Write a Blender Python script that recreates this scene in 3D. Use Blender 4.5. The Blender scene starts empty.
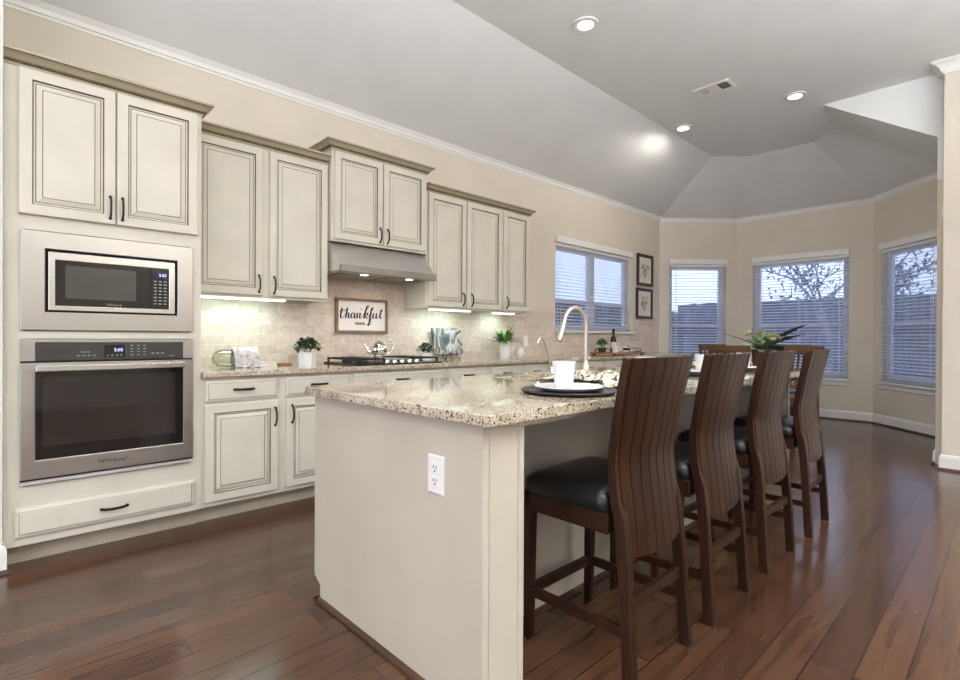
import bpy, math, random
from mathutils import Vector, Matrix
random.seed(7)
SC = bpy.context.scene
COL = SC.collection
R = math.radians

# ------------------------------------------------------------------ camera, world, light, exposure
F_PX = 514.42
YAW, PITCH, ROLL = 0.80828, -0.003787, 0.005183
cam_d = bpy.data.cameras.new('camera'); cam = bpy.data.objects.new('camera', cam_d); COL.objects.link(cam)
fw = Vector((-math.sin(YAW)*math.cos(PITCH), math.cos(YAW)*math.cos(PITCH), math.sin(PITCH)))
r0 = Vector((math.cos(YAW), math.sin(YAW), 0)); u0 = r0.cross(fw)
rt = r0*math.cos(ROLL)+u0*math.sin(ROLL); up = -r0*math.sin(ROLL)+u0*math.cos(ROLL)
M = Matrix((rt, up, -fw)).transposed().to_4x4(); M.translation = Vector((4.0013, 0, 1.1333))
cam.matrix_world = M
cam_d.sensor_width = 36; cam_d.lens = F_PX*36/960; cam_d.clip_start = .05; cam_d.clip_end = 200
SC.camera = cam
SC.view_settings.view_transform = 'Standard'; SC.view_settings.look = 'None'
SC.view_settings.gamma = 1; SC.view_settings.use_curve_mapping = False
SC.view_settings.exposure = -0.55

W = bpy.data.worlds.new('overcast_sky'); SC.world = W; W.use_nodes = True
nt = W.node_tree; nt.nodes.clear()
wo = nt.nodes.new('ShaderNodeOutputWorld'); bg = nt.nodes.new('ShaderNodeBackground')
tc = nt.nodes.new('ShaderNodeTexCoord'); sx = nt.nodes.new('ShaderNodeSeparateXYZ'); rp = nt.nodes.new('ShaderNodeValToRGB')
rp.color_ramp.elements[0].position = 0.0; rp.color_ramp.elements[0].color = (.64, .68, .92, 1)
rp.color_ramp.elements[1].position = .6; rp.color_ramp.elements[1].color = (.62, .67, .95, 1)
nt.links.new(tc.outputs['Generated'], sx.inputs[0]); nt.links.new(sx.outputs['Z'], rp.inputs[0])
nt.links.new(rp.outputs[0], bg.inputs[0]); bg.inputs[1].default_value = 4.4
nt.links.new(bg.outputs[0], wo.inputs[0])

def area(name, loc, target, sx_, sy_, power, color=(1, 1, 1), portal=False, spread=180):
    d = bpy.data.lights.new(name, 'AREA'); d.shape = 'RECTANGLE'; d.size = sx_; d.size_y = sy_; d.energy = power; d.color = color
    d.spread = R(spread)
    o = bpy.data.objects.new(name, d); COL.objects.link(o); o.location = loc
    o.rotation_euler = (Vector(target)-Vector(loc)).to_track_quat('-Z', 'Y').to_euler()
    if portal: d.cycles.is_portal = True
    return o
# unseen fill lights added behind and beside the camera to brighten the room
area('rear_room_fill', (4.6, -4.35, 1.7), (3.4, 2.5, 2.0), 4.2, 2.2, 72, (.98, .98, 1))
area('ceiling_fill', (5.0, .9, 2.35), (5.0, .9, 4), 1.6, 1.6, 330, (.93, .97, 1))  # added fill aimed upwards to lift the ceiling; no lamp stands here
area('far_ceiling_fill', (6.0, 2.9, 2.2), (6.0, 2.9, 4), 2.2, 2.2, 330, (.93, .97, 1))  # another added upward fill, out of view, for the far ceiling
area('rear_ceiling_fill', (3.0, -2.4, 2.35), (3.0, -2.4, 4), 1.6, 1.6, 210, (.93, .97, 1))  # upward fill added behind the camera, not a fitting of the house
area('side_room_fill', (7.4, -2.5, 1.7), (2.2, 1.0, 2.0), 2.4, 1.8, 42, (1, .98, .97))  # added fill from the unseen right side
# sky portals in the four windows in view (they guide the sky light, they give off none)
area('portal_sink_window', (-.16, 6.03, 1.79), (2, 6.03, 1.79), 1.82, 1.1, 1, portal=True)
area('portal_bay_left', (.36, 8.36, 1.46), (1.4, 7.45, 1.46), .93, 1.76, 1, portal=True)
area('portal_bay_back', (1.72, 8.92, 1.46), (1.72, 6, 1.46), 1.26, 1.76, 1, portal=True)
area('portal_bay_right', (3.14, 8.40, 1.46), (2.1, 7.4, 1.46), .93, 1.76, 1, portal=True)

# ------------------------------------------------------------------ materials
def lin(c):
    return tuple((x/255/12.92 if x/255 <= .04045 else ((x/255+.055)/1.055)**2.4) for x in c)
def pm(name, rgb, rough=.5, metal=0, **kw):
    m = bpy.data.materials.new(name); m.use_nodes = True
    b = m.node_tree.nodes['Principled BSDF']
    b.inputs['Base Color'].default_value = (*lin(rgb), 1); b.inputs['Roughness'].default_value = rough; b.inputs['Metallic'].default_value = metal
    for k, v in kw.items(): b.inputs[k.replace('_', ' ')].default_value = v
    return m
def N(m, t, **kw):
    n = m.node_tree.nodes.new(t)
    for k, v in kw.items(): setattr(n, k, v)
    return n
def L(m, a, b): m.node_tree.links.new(a, b)
def bsdf(m): return m.node_tree.nodes['Principled BSDF']
def ramp(m, stops, inp):
    r = N(m, 'ShaderNodeValToRGB'); e = r.color_ramp.elements
    while len(e) > 1: e.remove(e[-1])
    e[0].position = stops[0][0]; e[0].color = (*lin(stops[0][1]), 1)
    for p, c in stops[1:]:
        q = e.new(p); q.color = (*lin(c), 1)
    L(m, inp, r.inputs[0]); return r
def coords(m, scale=(1, 1, 1), kind='Object', rot=(0, 0, 0)):
    t = N(m, 'ShaderNodeTexCoord'); mp = N(m, 'ShaderNodeMapping'); mp.inputs['Scale'].default_value = scale; mp.inputs['Rotation'].default_value = rot
    L(m, t.outputs[kind], mp.inputs[0]); return mp.outputs[0]
def bump(m, h, strength=.2, dist=.01):
    b = N(m, 'ShaderNodeBump'); b.inputs['Strength'].default_value = strength; b.inputs['Distance'].default_value = dist
    L(m, h, b.inputs['Height']); L(m, b.outputs[0], bsdf(m).inputs['Normal']); return b
def noise_paint(name, rgb, rough=.5, var=.04, scale=3, bstr=.03, bscale=120, **kw):
    m = pm(name, rgb, rough, **kw); v = coords(m)
    n = N(m, 'ShaderNodeTexNoise'); n.inputs['Scale'].default_value = scale; L(m, v, n.inputs['Vector'])
    lo = tuple(x*(1-var) for x in rgb); hi = tuple(min(255, x*(1+var)) for x in rgb)
    r = ramp(m, [(.3, lo), (.7, hi)], n.outputs['Fac']); L(m, r.outputs[0], bsdf(m).inputs['Base Color'])
    n2 = N(m, 'ShaderNodeTexNoise'); n2.inputs['Scale'].default_value = bscale; L(m, v, n2.inputs['Vector'])
    bump(m, n2.outputs['Fac'], bstr, .004); return m
WALL = noise_paint('beige_wall_paint', (214, 204, 189), .85, .012)
CEIL = noise_paint('white_ceiling_paint', (226, 227, 226), .9, .01)
TRIM = noise_paint('white_trim_paint', (232, 230, 226), .4, .01)
CAB = noise_paint('cream_cabinet_paint', (207, 201, 186), .42, .02, 5)
CROWN = noise_paint('glazed_shaded_crown', (172, 162, 136), .45, .03, 6)  # darker than the doors: glaze plus the moulding's shading, both in the colour
GLAZE = noise_paint('brown_glaze', (100, 86, 64), .5, .15, 30)
ISLE = noise_paint('beige_island_paint', (196, 188, 172), .45, .02, 4)
BRONZE = noise_paint('dark_bronze', (52, 44, 38), .35, .1, 40, metal=.8)
def steel(name, rgb, rough=.3, axis=1):
    m = pm(name, rgb, rough, 1.0)
    s = [260, 260, 260]; s[axis] = 3
    v = coords(m, tuple(s)); n = N(m, 'ShaderNodeTexNoise'); n.inputs['Scale'].default_value = 1; n.inputs['Detail'].default_value = 3; L(m, v, n.inputs['Vector'])
    mr = N(m, 'ShaderNodeMapRange'); mr.inputs['To Min'].default_value = rough*.8; mr.inputs['To Max'].default_value = rough*1.3
    L(m, n.outputs['Fac'], mr.inputs[0]); L(m, mr.outputs[0], bsdf(m).inputs['Roughness']); bump(m, n.outputs['Fac'], .03, .001)
    return m
STEEL = steel('brushed_stainless_steel', (176, 172, 168), .32)
STEEL2 = steel('bright_stainless_steel', (196, 193, 190), .24)
NICKEL = noise_paint('brushed_nickel', (206, 198, 186), .36, .03, 30, metal=.85)
SILVER = noise_paint('polished_silver', (218, 214, 208), .14, .03, 20, metal=1.0)
BLACKG = noise_paint('black_glass', (22, 21, 21), .06, .1, 3, bstr=0)
WINDOWG = noise_paint('oven_window_glass', (42, 36, 33), .05, .08, 3, bstr=0)
PANELB = noise_paint('charcoal_panel', (58, 56, 55), .25, .05, 3, bstr=0)
BLACK = noise_paint('black_iron', (24, 23, 23), .5, .15, 40)
GAP = noise_paint('dark_gap', (18, 16, 15), .8, .1, 10)
WHITE = noise_paint('white_ceramic', (226, 226, 224), .25, .01, 8)
WHITEP = noise_paint('white_plastic', (238, 237, 233), .35, .01, 8)
GREYBTN = noise_paint('grey_button_print', (150, 150, 152), .4, .05, 20)
LEATHER = noise_paint('black_leather', (20, 19, 20), .33, .1, 12, .25, 160)
CHARG = noise_paint('dark_charger', (44, 42, 42), .35, .1, 30)
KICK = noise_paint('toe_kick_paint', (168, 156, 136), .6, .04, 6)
def emit(name, rgb, s):
    m = bpy.data.materials.new(name); m.use_nodes = True; b = bsdf(m)
    b.inputs['Base Color'].default_value = (*lin(rgb), 1); b.inputs['Emission Color'].default_value = (*lin(rgb), 1); b.inputs['Emission Strength'].default_value = s
    v = coords(m); n = N(m, 'ShaderNodeTexNoise'); L(m, v, n.inputs['Vector']); mr = N(m, 'ShaderNodeMapRange')
    mr.inputs['To Min'].default_value = .45; mr.inputs['To Max'].default_value = .55; L(m, n.outputs['Fac'], mr.inputs[0]); L(m, mr.outputs[0], b.inputs['Roughness'])
    return m
LAMP = emit('warm_lamp_lens', (255, 246, 230), 12)
TUBE = emit('cool_tube_lens', (240, 255, 246), 3)
DIGIT = emit('blue_white_digits', (200, 210, 255), 1.6)
SCREEN = emit('blue_display', (16, 18, 66), .5)

def granite():
    m = pm('speckled_granite', (200, 188, 168), .055); v = coords(m)
    d = N(m, 'ShaderNodeTexNoise'); d.inputs['Scale'].default_value = 70; d.inputs['Detail'].default_value = 3; L(m, v, d.inputs['Vector'])
    dm = N(m, 'ShaderNodeMix', data_type='VECTOR'); dm.inputs[0].default_value = .012; L(m, v, dm.inputs[4]); L(m, d.outputs['Color'], dm.inputs[5])
    vo = N(m, 'ShaderNodeTexVoronoi'); vo.inputs['Scale'].default_value = 210; L(m, dm.outputs[1], vo.inputs['Vector'])
    sp = N(m, 'ShaderNodeSeparateColor'); L(m, vo.outputs['Color'], sp.inputs[0])
    r1 = ramp(m, [(.0, (52, 44, 38)), (.10, (62, 52, 44)), (.12, (146, 130, 110)), (.22, (176, 160, 138)), (.26, (184, 176, 161)), (.6, (200, 193, 180)), (.82, (218, 213, 203)), (.86, (192, 172, 144)), (1, (206, 190, 166))], sp.outputs[0])
    n2 = N(m, 'ShaderNodeTexNoise'); n2.inputs['Scale'].default_value = 14; n2.inputs['Detail'].default_value = 5; n2.inputs['Roughness'].default_value = .7; L(m, v, n2.inputs['Vector'])
    r3 = ramp(m, [(.34, (214, 200, 182)), (.5, (246, 240, 230)), (.66, (255, 254, 250))], n2.outputs['Fac'])
    mx2 = N(m, 'ShaderNodeMix', data_type='RGBA', blend_type='MULTIPLY'); mx2.inputs[0].default_value = .8
    L(m, r1.outputs[0], mx2.inputs[6]); L(m, r3.outputs[0], mx2.inputs[7])
    L(m, mx2.outputs[2], bsdf(m).inputs['Base Color']); return m
GRAN = granite()
def swz(m, order):
    t = N(m, 'ShaderNodeTexCoord'); s = N(m, 'ShaderNodeSeparateXYZ'); c = N(m, 'ShaderNodeCombineXYZ')
    L(m, t.outputs['Object'], s.inputs[0])
    for i, a in enumerate(order): L(m, s.outputs['XYZ'.index(a)], c.inputs[i])
    return c.outputs[0]
def floor_mat():
    m = pm('hand_scraped_hickory_planks', (96, 62, 44), .28); v = swz(m, 'YXZ')
    b = N(m, 'ShaderNodeTexBrick'); b.offset = .37; b.offset_frequency = 3; b.squash = 1
    b.inputs['Scale'].default_value = 1; b.inputs['Brick Width'].default_value = 1.15; b.inputs['Row Height'].default_value = .127
    b.inputs['Mortar Size'].default_value = .0026; b.inputs['Mortar Smooth'].default_value = .3; b.inputs['Bias'].default_value = -.1
    b.inputs['Color1'].default_value = (*lin((94, 64, 46)), 1); b.inputs['Color2'].default_value = (*lin((68, 45, 33)), 1); b.inputs['Mortar'].default_value = (*lin((34, 22, 17)), 1)
    L(m, v, b.inputs['Vector'])
    mp = N(m, 'ShaderNodeMapping'); mp.inputs['Scale'].default_value = (1.6, 22, 1); L(m, v, mp.inputs[0])
    n = N(m, 'ShaderNodeTexNoise'); n.inputs['Scale'].default_value = 1; n.inputs['Detail'].default_value = 6; n.inputs['Distortion'].default_value = .15; L(m, mp.outputs[0], n.inputs['Vector'])
    r = ramp(m, [(.28, (150, 132, 120)), (.5, (255, 255, 255)), (.8, (220, 200, 184))], n.outputs['Fac'])
    mx = N(m, 'ShaderNodeMix', data_type='RGBA', blend_type='MULTIPLY'); mx.inputs[0].default_value = .75
    L(m, b.outputs['Color'], mx.inputs[6]); L(m, r.outputs[0], mx.inputs[7]); L(m, mx.outputs[2], bsdf(m).inputs['Base Color'])
    mp2 = N(m, 'ShaderNodeMapping'); mp2.inputs['Scale'].default_value = (5, 14, 1); L(m, v, mp2.inputs[0])
    n2 = N(m, 'ShaderNodeTexNoise'); n2.inputs['Scale'].default_value = 1; n2.inputs['Detail'].default_value = 3; L(m, mp2.outputs[0], n2.inputs['Vector'])
    a = N(m, 'ShaderNodeMath', operation='MULTIPLY_ADD'); a.inputs[1].default_value = -1.2; L(m, b.outputs['Fac'], a.inputs[0]); L(m, n2.outputs['Fac'], a.inputs[2])
    bump(m, a.outputs[0], .16, .006)
    bsdf(m).inputs['Specular IOR Level'].default_value = .55
    mr = N(m, 'ShaderNodeMapRange'); mr.inputs['To Min'].default_value = .14; mr.inputs['To Max'].default_value = .24; L(m, n.outputs['Fac'], mr.inputs[0]); L(m, mr.outputs[0], bsdf(m).inputs['Roughness'])
    return m
FLOOR = floor_mat()
def tile_mat():
    m = pm('tumbled_travertine_bricks', (205, 190, 170), .55); v = swz(m, 'YZX')
    b = N(m, 'ShaderNodeTexBrick'); b.offset = .5
    b.inputs['Scale'].default_value = 1; b.inputs['Brick Width'].default_value = .156; b.inputs['Row Height'].default_value = .079
    b.inputs['Mortar Size'].default_value = .0022; b.inputs['Mortar Smooth'].default_value = .2
    b.inputs['Color1'].default_value = (*lin((220, 206, 194)), 1); b.inputs['Color2'].default_value = (*lin((204, 187, 173)), 1); b.inputs['Mortar'].default_value = (*lin((226, 217, 208)), 1)
    L(m, v, b.inputs['Vector'])
    n = N(m, 'ShaderNodeTexNoise'); n.inputs['Scale'].default_value = 26; n.inputs['Detail'].default_value = 5; L(m, v, n.inputs['Vector'])
    r = ramp(m, [(.3, (226, 214, 200)), (.65, (255, 255, 255))], n.outputs['Fac'])
    mx = N(m, 'ShaderNodeMix', data_type='RGBA', blend_type='MULTIPLY'); mx.inputs[0].default_value = .6
    L(m, b.outputs['Color'], mx.inputs[6]); L(m, r.outputs[0], mx.inputs[7]); L(m, mx.outputs[2], bsdf(m).inputs['Base Color'])
    a = N(m, 'ShaderNodeMath', operation='MULTIPLY_ADD'); a.inputs[1].default_value = -1; L(m, b.outputs['Fac'], a.inputs[0]); L(m, n.outputs['Fac'], a.inputs[2])
    bump(m, a.outputs[0], .35, .004); return m
TILE = tile_mat()
def wood(name, c1, c2, rough=.38, sc=(30, 30, 2.5), **kw):
    m = pm(name, c1, rough, **kw); v = coords(m, sc)
    n = N(m, 'ShaderNodeTexNoise'); n.inputs['Scale'].default_value = 1; n.inputs['Detail'].default_value = 6; n.inputs['Distortion'].default_value = .8; L(m, v, n.inputs['Vector'])
    r = ramp(m, [(.32, c2), (.68, c1)], n.outputs['Fac']); L(m, r.outputs[0], bsdf(m).inputs['Base Color']); bump(m, n.outputs['Fac'], .08, .002); return m
WALNUT = wood('dark_walnut', (60, 33, 21), (34, 19, 13), .34)
bsdf(WALNUT).inputs['Specular IOR Level'].default_value = .3
WALNUTG = wood('walnut_groove', (26, 17, 13), (16, 11, 9), .6)
OAK = wood('brown_dining_wood', (112, 76, 48), (78, 50, 32), .4, (4, 4, 30))
SHOE = wood('brown_shoe_moulding', (84, 56, 40), (60, 40, 30), .4, (6, 6, 40))
FRAMEW = wood('grey_brown_frame_wood', (140, 120, 98), (106, 88, 70), .55, (8, 8, 30))
BOARDW = wood('acacia_board', (170, 122, 76), (124, 82, 48), .45, (6, 6, 30))
DKFRAME = wood('dark_picture_frame', (56, 40, 30), (38, 27, 21), .35)
FENCEW = wood('weathered_fence_wood', (124, 121, 131), (90, 88, 100), .8, (18, 18, 2))
def leafm(name, a, b): 
    m = noise_paint(name, a, .45, .05, 6); nd = [x for x in m.node_tree.nodes if x.type == 'VALTORGB'][0]
    nd.color_ramp.elements[0].color = (*lin(b), 1); nd.color_ramp.elements[1].color = (*lin(a), 1); return m
LEAFD = leafm('dark_green_leaf', (66, 92, 62), (34, 54, 38))
LEAFB = leafm('bright_green_leaf', (126, 166, 78), (62, 106, 48))
LEAFS = leafm('sage_leaf', (150, 176, 132), (104, 136, 96))
PETAL = leafm('pale_green_petal', (226, 222, 176), (196, 200, 140))
BLADE = leafm('dark_blade_leaf', (40, 52, 46), (22, 28, 26))
BARK = wood('grey_bark', (150, 148, 152), (118, 116, 122), .9)
TLEAF = leafm('grey_green_tree_leaf', (162, 168, 172), (128, 136, 142))
GRASS = noise_paint('pale_bounce_ground', (206, 206, 210), .95, .05, 3)  # ground made pale to bounce skylight up under the blind slats
BRICK = noise_paint('neighbour_wall', (150, 136, 130), .9, .1, 4)
def glass(name, rgb=(235, 242, 245), gl=.08, tr=.94):
    m = bpy.data.materials.new(name); m.use_nodes = True; t = m.node_tree; t.nodes.clear()
    o = t.nodes.new('ShaderNodeOutputMaterial'); a = t.nodes.new('ShaderNodeBsdfTransparent'); g = t.nodes.new('ShaderNodeBsdfGlossy'); x = t.nodes.new('ShaderNodeMixShader'); f = t.nodes.new('ShaderNodeLayerWeight')
    tx = t.nodes.new('ShaderNodeTexCoord'); nz = t.nodes.new('ShaderNodeTexNoise'); nz.inputs['Scale'].default_value = 2; t.links.new(tx.outputs['Object'], nz.inputs['Vector'])
    mr = t.nodes.new('ShaderNodeMapRange'); mr.inputs['To Min'].default_value = .01; mr.inputs['To Max'].default_value = .04; t.links.new(nz.outputs['Fac'], mr.inputs[0]); t.links.new(mr.outputs[0], g.inputs['Roughness'])
    f.inputs['Blend'].default_value = .25
    a.inputs[0].default_value = (*[c*tr for c in lin(rgb)], 1)
    mu = t.nodes.new('ShaderNodeMath'); mu.operation = 'MULTIPLY_ADD'; mu.inputs[1].default_value = .5; mu.inputs[2].default_value = gl; mu.use_clamp = True
    t.links.new(f.outputs['Fresnel'], mu.inputs[0]); t.links.new(mu.outputs[0], x.inputs[0]); t.links.new(a.outputs[0], x.inputs[1]); t.links.new(g.outputs[0], x.inputs[2]); t.links.new(x.outputs[0], o.inputs[0]); return m
GLASS = glass('window_glass', gl=.02)
GREENG = glass('pale_green_glass', (249, 250, 244), .05, .985)
def cloth(name, base, dark, scale, thr, extra=None):
    m = pm(name, base, .85); v = coords(m)
    n = N(m, 'ShaderNodeTexNoise'); n.inputs['Scale'].default_value = scale; n.inputs['Detail'].default_value = 2; n.inputs['Distortion'].default_value = 1.2; L(m, v, n.inputs['Vector'])
    st = [(thr-.03, dark), (thr, base)] + (extra or [])
    r = ramp(m, st, n.outputs['Fac']); L(m, r.outputs[0], bsdf(m).inputs['Base Color']); return m
NAPK = cloth('leaf_print_cotton', (216, 210, 194), (70, 64, 54), 30, .42, [(.56, (216, 210, 194)), (.58, (140, 138, 108)), (.63, (134, 128, 100)), (.65, (216, 210, 194))])
TOWEL = cloth('grey_knit_towel', (204, 198, 198), (160, 152, 154), 55, .45)
PAPER = noise_paint('aged_print_paper', (222, 214, 200), .8, .03, 8)
INK = noise_paint('grey_ink', (112, 106, 106), .8, .1, 20)
BLACKINK = noise_paint('black_ink', (24, 22, 22), .7, .1, 20)
SIGNW = noise_paint('white_sign_board', (236, 230, 228), .7, .01, 10)
def canvas_mat():
    m = pm('painted_canvas', (150, 150, 150), .8); v = coords(m, (2, 5, 3), rot=(R(35), 0, 0))
    n = N(m, 'ShaderNodeTexNoise'); n.inputs['Scale'].default_value = 1.1; n.inputs['Detail'].default_value = 3; n.inputs['Distortion'].default_value = 1.6; L(m, v, n.inputs['Vector'])
    r = ramp(m, [(.32, (70, 74, 76)), (.44, (108, 112, 114)), (.49, (186, 184, 182)), (.53, (140, 118, 116)), (.6, (84, 70, 70)), (.68, (160, 150, 148))], n.outputs['Fac'])
    L(m, r.outputs[0], bsdf(m).inputs['Base Color']); return m
CANVAS = canvas_mat()
BOTTLEG = noise_paint('dark_bottle_glass', (34, 26, 20), .1, .1, 8, bstr=0)
COPPER = noise_paint('terracotta_copper', (168, 98, 68), .4, .08, 12)
WAFFLE = noise_paint('embossed_white_ceramic', (224, 224, 222), .3, .01, 8)
for _n in (WAFFLE,):
    v = swz(_n, 'XYZ'); vo = N(_n, 'ShaderNodeTexVoronoi'); vo.inputs['Scale'].default_value = 110; L(_n, v, vo.inputs['Vector']); bump(_n, vo.outputs['Distance'], .25, .003)
SLAT = noise_paint('white_blind_slat', (238, 240, 244), .4, .01, 6, bstr=0)
_t = SLAT.node_tree; _tr = _t.nodes.new('ShaderNodeBsdfTranslucent'); _tr.inputs[0].default_value = (.86, .87, .92, 1); _mx = _t.nodes.new('ShaderNodeMixShader'); _mx.inputs[0].default_value = .68
_t.links.new(bsdf(SLAT).outputs[0], _mx.inputs[1]); _t.links.new(_tr.outputs[0], _mx.inputs[2]); _t.links.new(_mx.outputs[0], _t.nodes['Material Output'].inputs[0])
VINYL = noise_paint('white_window_vinyl', (232, 234, 238), .35, .01, 6, bstr=0)

# ------------------------------------------------------------------ mesh helpers
def worg(o):
    v = Vector((0, 0, 0))
    while o: v = v+o.location; o = o.parent
    return v
class B:
    def __init__(s): s.v = []; s.f = []; s.m = []; s.sm = []
    def add(s, vs, fs, m=0, smooth=False):
        o = len(s.v); s.v += [Vector(p) for p in vs]
        for f in fs: s.f.append([i+o for i in f]); s.m.append(m); s.sm.append(smooth)
        return s
    def box(s, x0, x1, y0, y1, z0, z1, m=0):
        return s.obox(Vector((0, 0, 0)), Vector((1, 0, 0)), Vector((0, 1, 0)), Vector((0, 0, 1)), x0, x1, y0, y1, z0, z1, m)
    def obox(s, O, U, V, Nn, a0, a1, b0, b1, c0, c1, m=0):
        vs = [O+U*a+V*b+Nn*c for c in (c0, c1) for a, b in ((a0, b0), (a1, b0), (a1, b1), (a0, b1))]
        return s.add(vs, [(3, 2, 1, 0), (4, 5, 6, 7), (0, 1, 5, 4), (1, 2, 6, 5), (2, 3, 7, 6), (3, 0, 4, 7)], m)
    def rings(s, rs, closed=True, cap0=True, cap1=True, m=0, smooth=True):
        n = len(rs[0]); o = len(s.v)
        for r in rs: s.v += [Vector(p) for p in r]
        for i in range(len(rs)-1):
            for j in range(n if closed else n-1):
                k = (j+1) % n
                s.f.append([o+i*n+j, o+i*n+k, o+(i+1)*n+k, o+(i+1)*n+j]); s.m.append(m); s.sm.append(smooth)
        if cap0: s.f.append([o+j for j in range(n)][::-1]); s.m.append(m); s.sm.append(False)
        if cap1: s.f.append([o+(len(rs)-1)*n+j for j in range(n)]); s.m.append(m); s.sm.append(False)
        return s
    def lathe(s, prof, c=(0, 0, 0), n=24, m=0, axis=None, sx=1, sy=1, mod=None, cap=True):
        c = Vector(c); rs = []
        for r, z in prof:
            ring = []
            for k in range(n):
                a = 2*math.pi*k/n; rr = r*(mod(a, z) if mod else 1)
                p = Vector((rr*math.cos(a)*sx, rr*math.sin(a)*sy, z))
                ring.append(c+(axis @ p if axis else p))
            rs.append(ring)
        return s.rings(rs, m=m, cap0=cap, cap1=cap)
    def cyl(s, p0, p1, r0, r1=None, n=14, m=0, smooth=True):
        return s.tube([p0, p1], [r0, r0 if r1 is None else r1], n, m, smooth)
    def tube(s, pts, r, n=10, m=0, smooth=True, flat=1.0, upv=None):
        pts = [Vector(p) for p in pts]; rr = r if isinstance(r, (list, tuple)) else [r]*len(pts)
        rs = []; prev = None
        for i, p in enumerate(pts):
            t = (pts[min(i+1, len(pts)-1)]-pts[max(i-1, 0)]).normalized()
            if prev is None:
                a = Vector(upv) if upv else (Vector((0, 0, 1)) if abs(t.z) < .9 else Vector((1, 0, 0)))
            else: a = prev
            e1 = (a-t*a.dot(t)).normalized(); prev = e1; e2 = t.cross(e1)
            rs.append([p+e1*(rr[i]*math.cos(2*math.pi*k/n))+e2*(rr[i]*flat*math.sin(2*math.pi*k/n)) for k in range(n)])
        return s.rings(rs, m=m, smooth=smooth)
    def bar(s, pts, w, d, side, m=0):
        """rectangular section swept along pts; side = unit vector of the width w, d = depth"""
        pts = [Vector(p) for p in pts]; sd = Vector(side); rs = []
        ws = w if isinstance(w, (list, tuple)) else [w]*len(pts); ds = d if isinstance(d, (list, tuple)) else [d]*len(pts)
        for i, p in enumerate(pts):
            t = (pts[min(i+1, len(pts)-1)]-pts[max(i-1, 0)]).normalized(); e = t.cross(sd).normalized()
            a, b = ws[i]/2, ds[i]/2
            rs.append([p-sd*a-e*b, p+sd*a-e*b, p+sd*a+e*b, p-sd*a+e*b])
        return s.rings(rs, m=m, smooth=False)
    def sphere(s, c, rx, ry=None, rz=None, n=14, k=9, m=0):
        ry = ry or rx; rz = rz or rx; c = Vector(c)
        rs = [[c+Vector((rx*math.sin(t)*math.cos(a), ry*math.sin(t)*math.sin(a), -rz*math.cos(t))) for a in [2*math.pi*j/n for j in range(n)]] for t in [math.pi*(i+.03)/(k+.06) for i in range(k+1)]]
        return s.rings(rs, m=m)
    def sweep(s, path, prof, z0, m=0, seg=None):
        """profile (out, z) along an xy path; out is the LEFT normal; mitred"""
        P = [Vector((p[0], p[1], 0)) for p in path]; n = len(P); rs = []
        def ln(a, b): d = (b-a).normalized(); return Vector((-d.y, d.x, 0))
        for i in range(n):
            if 0 < i < n-1:
                a, b = ln(P[i-1], P[i]), ln(P[i], P[i+1]); mm = (a+b).normalized(); mm = mm/max(.2, mm.dot(a))
            else: mm = ln(P[0], P[1]) if i == 0 else ln(P[-2], P[-1])
            rs.append([P[i]+mm*o+Vector((0, 0, z0+z)) for o, z in prof])
        f0 = len(s.f); s.rings(rs, m=m, smooth=False); k = len(prof)
        if seg:
            for i in range((len(rs)-1)*k): s.m[f0+i] = seg.get(i % k, m)
        return s
    def panel(s, O, U, V, Nn, w, h, prof):
        """nested rectangular rings: (inset, depth, material)"""
        rs = [[O+U*a+V*b+Nn*d for a, b in ((i, i), (w-i, i), (w-i, h-i), (i, h-i))] for i, d, _ in prof]
        o = len(s.v)
        for r in rs: s.v += r
        for k in range(len(rs)-1):
            for j in range(4):
                q = (j+1) % 4; s.f.append([o+k*4+j, o+k*4+q, o+k*4+4+q, o+k*4+4+j]); s.m.append(prof[k+1][2]); s.sm.append(False)
        k = len(rs)-1
        s.f.append([o+k*4+j for j in range(4)]); s.m.append(prof[-1][2]); s.sm.append(False)
        s.f.append([o+3, o+2, o+1, o]); s.m.append(prof[0][2]); s.sm.append(False)
        return s
    def frame(s, O, U, V, Nn, w, h, t, d0, d1, m=0):
        s.obox(O, U, V, Nn, 0, w, 0, t, d0, d1, m); s.obox(O, U, V, Nn, 0, w, h-t, h, d0, d1, m)
        s.obox(O, U, V, Nn, 0, t, t, h-t, d0, d1, m); s.obox(O, U, V, Nn, w-t, w, t, h-t, d0, d1, m); return s
    def leaf(s, base, d, ln, w, droop=.3, seg=4, m=0, tip=0.0, fold=.15):
        base = Vector(base); d = Vector(d).normalized(); side = d.cross(Vector((0, 0, 1)))
        side = side.normalized() if side.length > .05 else Vector((1, 0, 0)); nn = side.cross(d)
        rs = []
        for i in range(seg+1):
            t = i/seg; p = base+d*(ln*t)-Vector((0, 0, droop*ln*t*t))
            ww = w*(math.sin(math.pi*min(.97, .08+.9*t))**.8)*.5
            rs.append([p-side*ww+nn*ww*fold, p-nn*.0006, p+side*ww+nn*ww*fold, p+nn*.0012])
        return s.rings(rs, m=m)
    def ribbon(s, pts, O, U, V, Nn, d0, d1, wmin, wmax, m=0):
        """calligraphic stroke in a plane: heavy going down, thin going up"""
        P = catmull(pts, 6); n = len(P); rs = []
        for i, (a, b) in enumerate(P):
            q0 = P[max(0, i-1)]; q1 = P[min(n-1, i+1)]; dx, dy = q1[0]-q0[0], q1[1]-q0[1]; l = math.hypot(dx, dy) or 1
            dx /= l; dy /= l; w = wmin+(wmax-wmin)*max(0, -dy)**1.5
            px, py = -dy*w/2, dx*w/2
            rs.append([O+U*(a+px)+V*(b+py)+Nn*d0, O+U*(a-px)+V*(b-py)+Nn*d0, O+U*(a-px)+V*(b-py)+Nn*d1, O+U*(a+px)+V*(b+py)+Nn*d1])
        return s.rings(rs, m=m, smooth=False)
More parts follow.
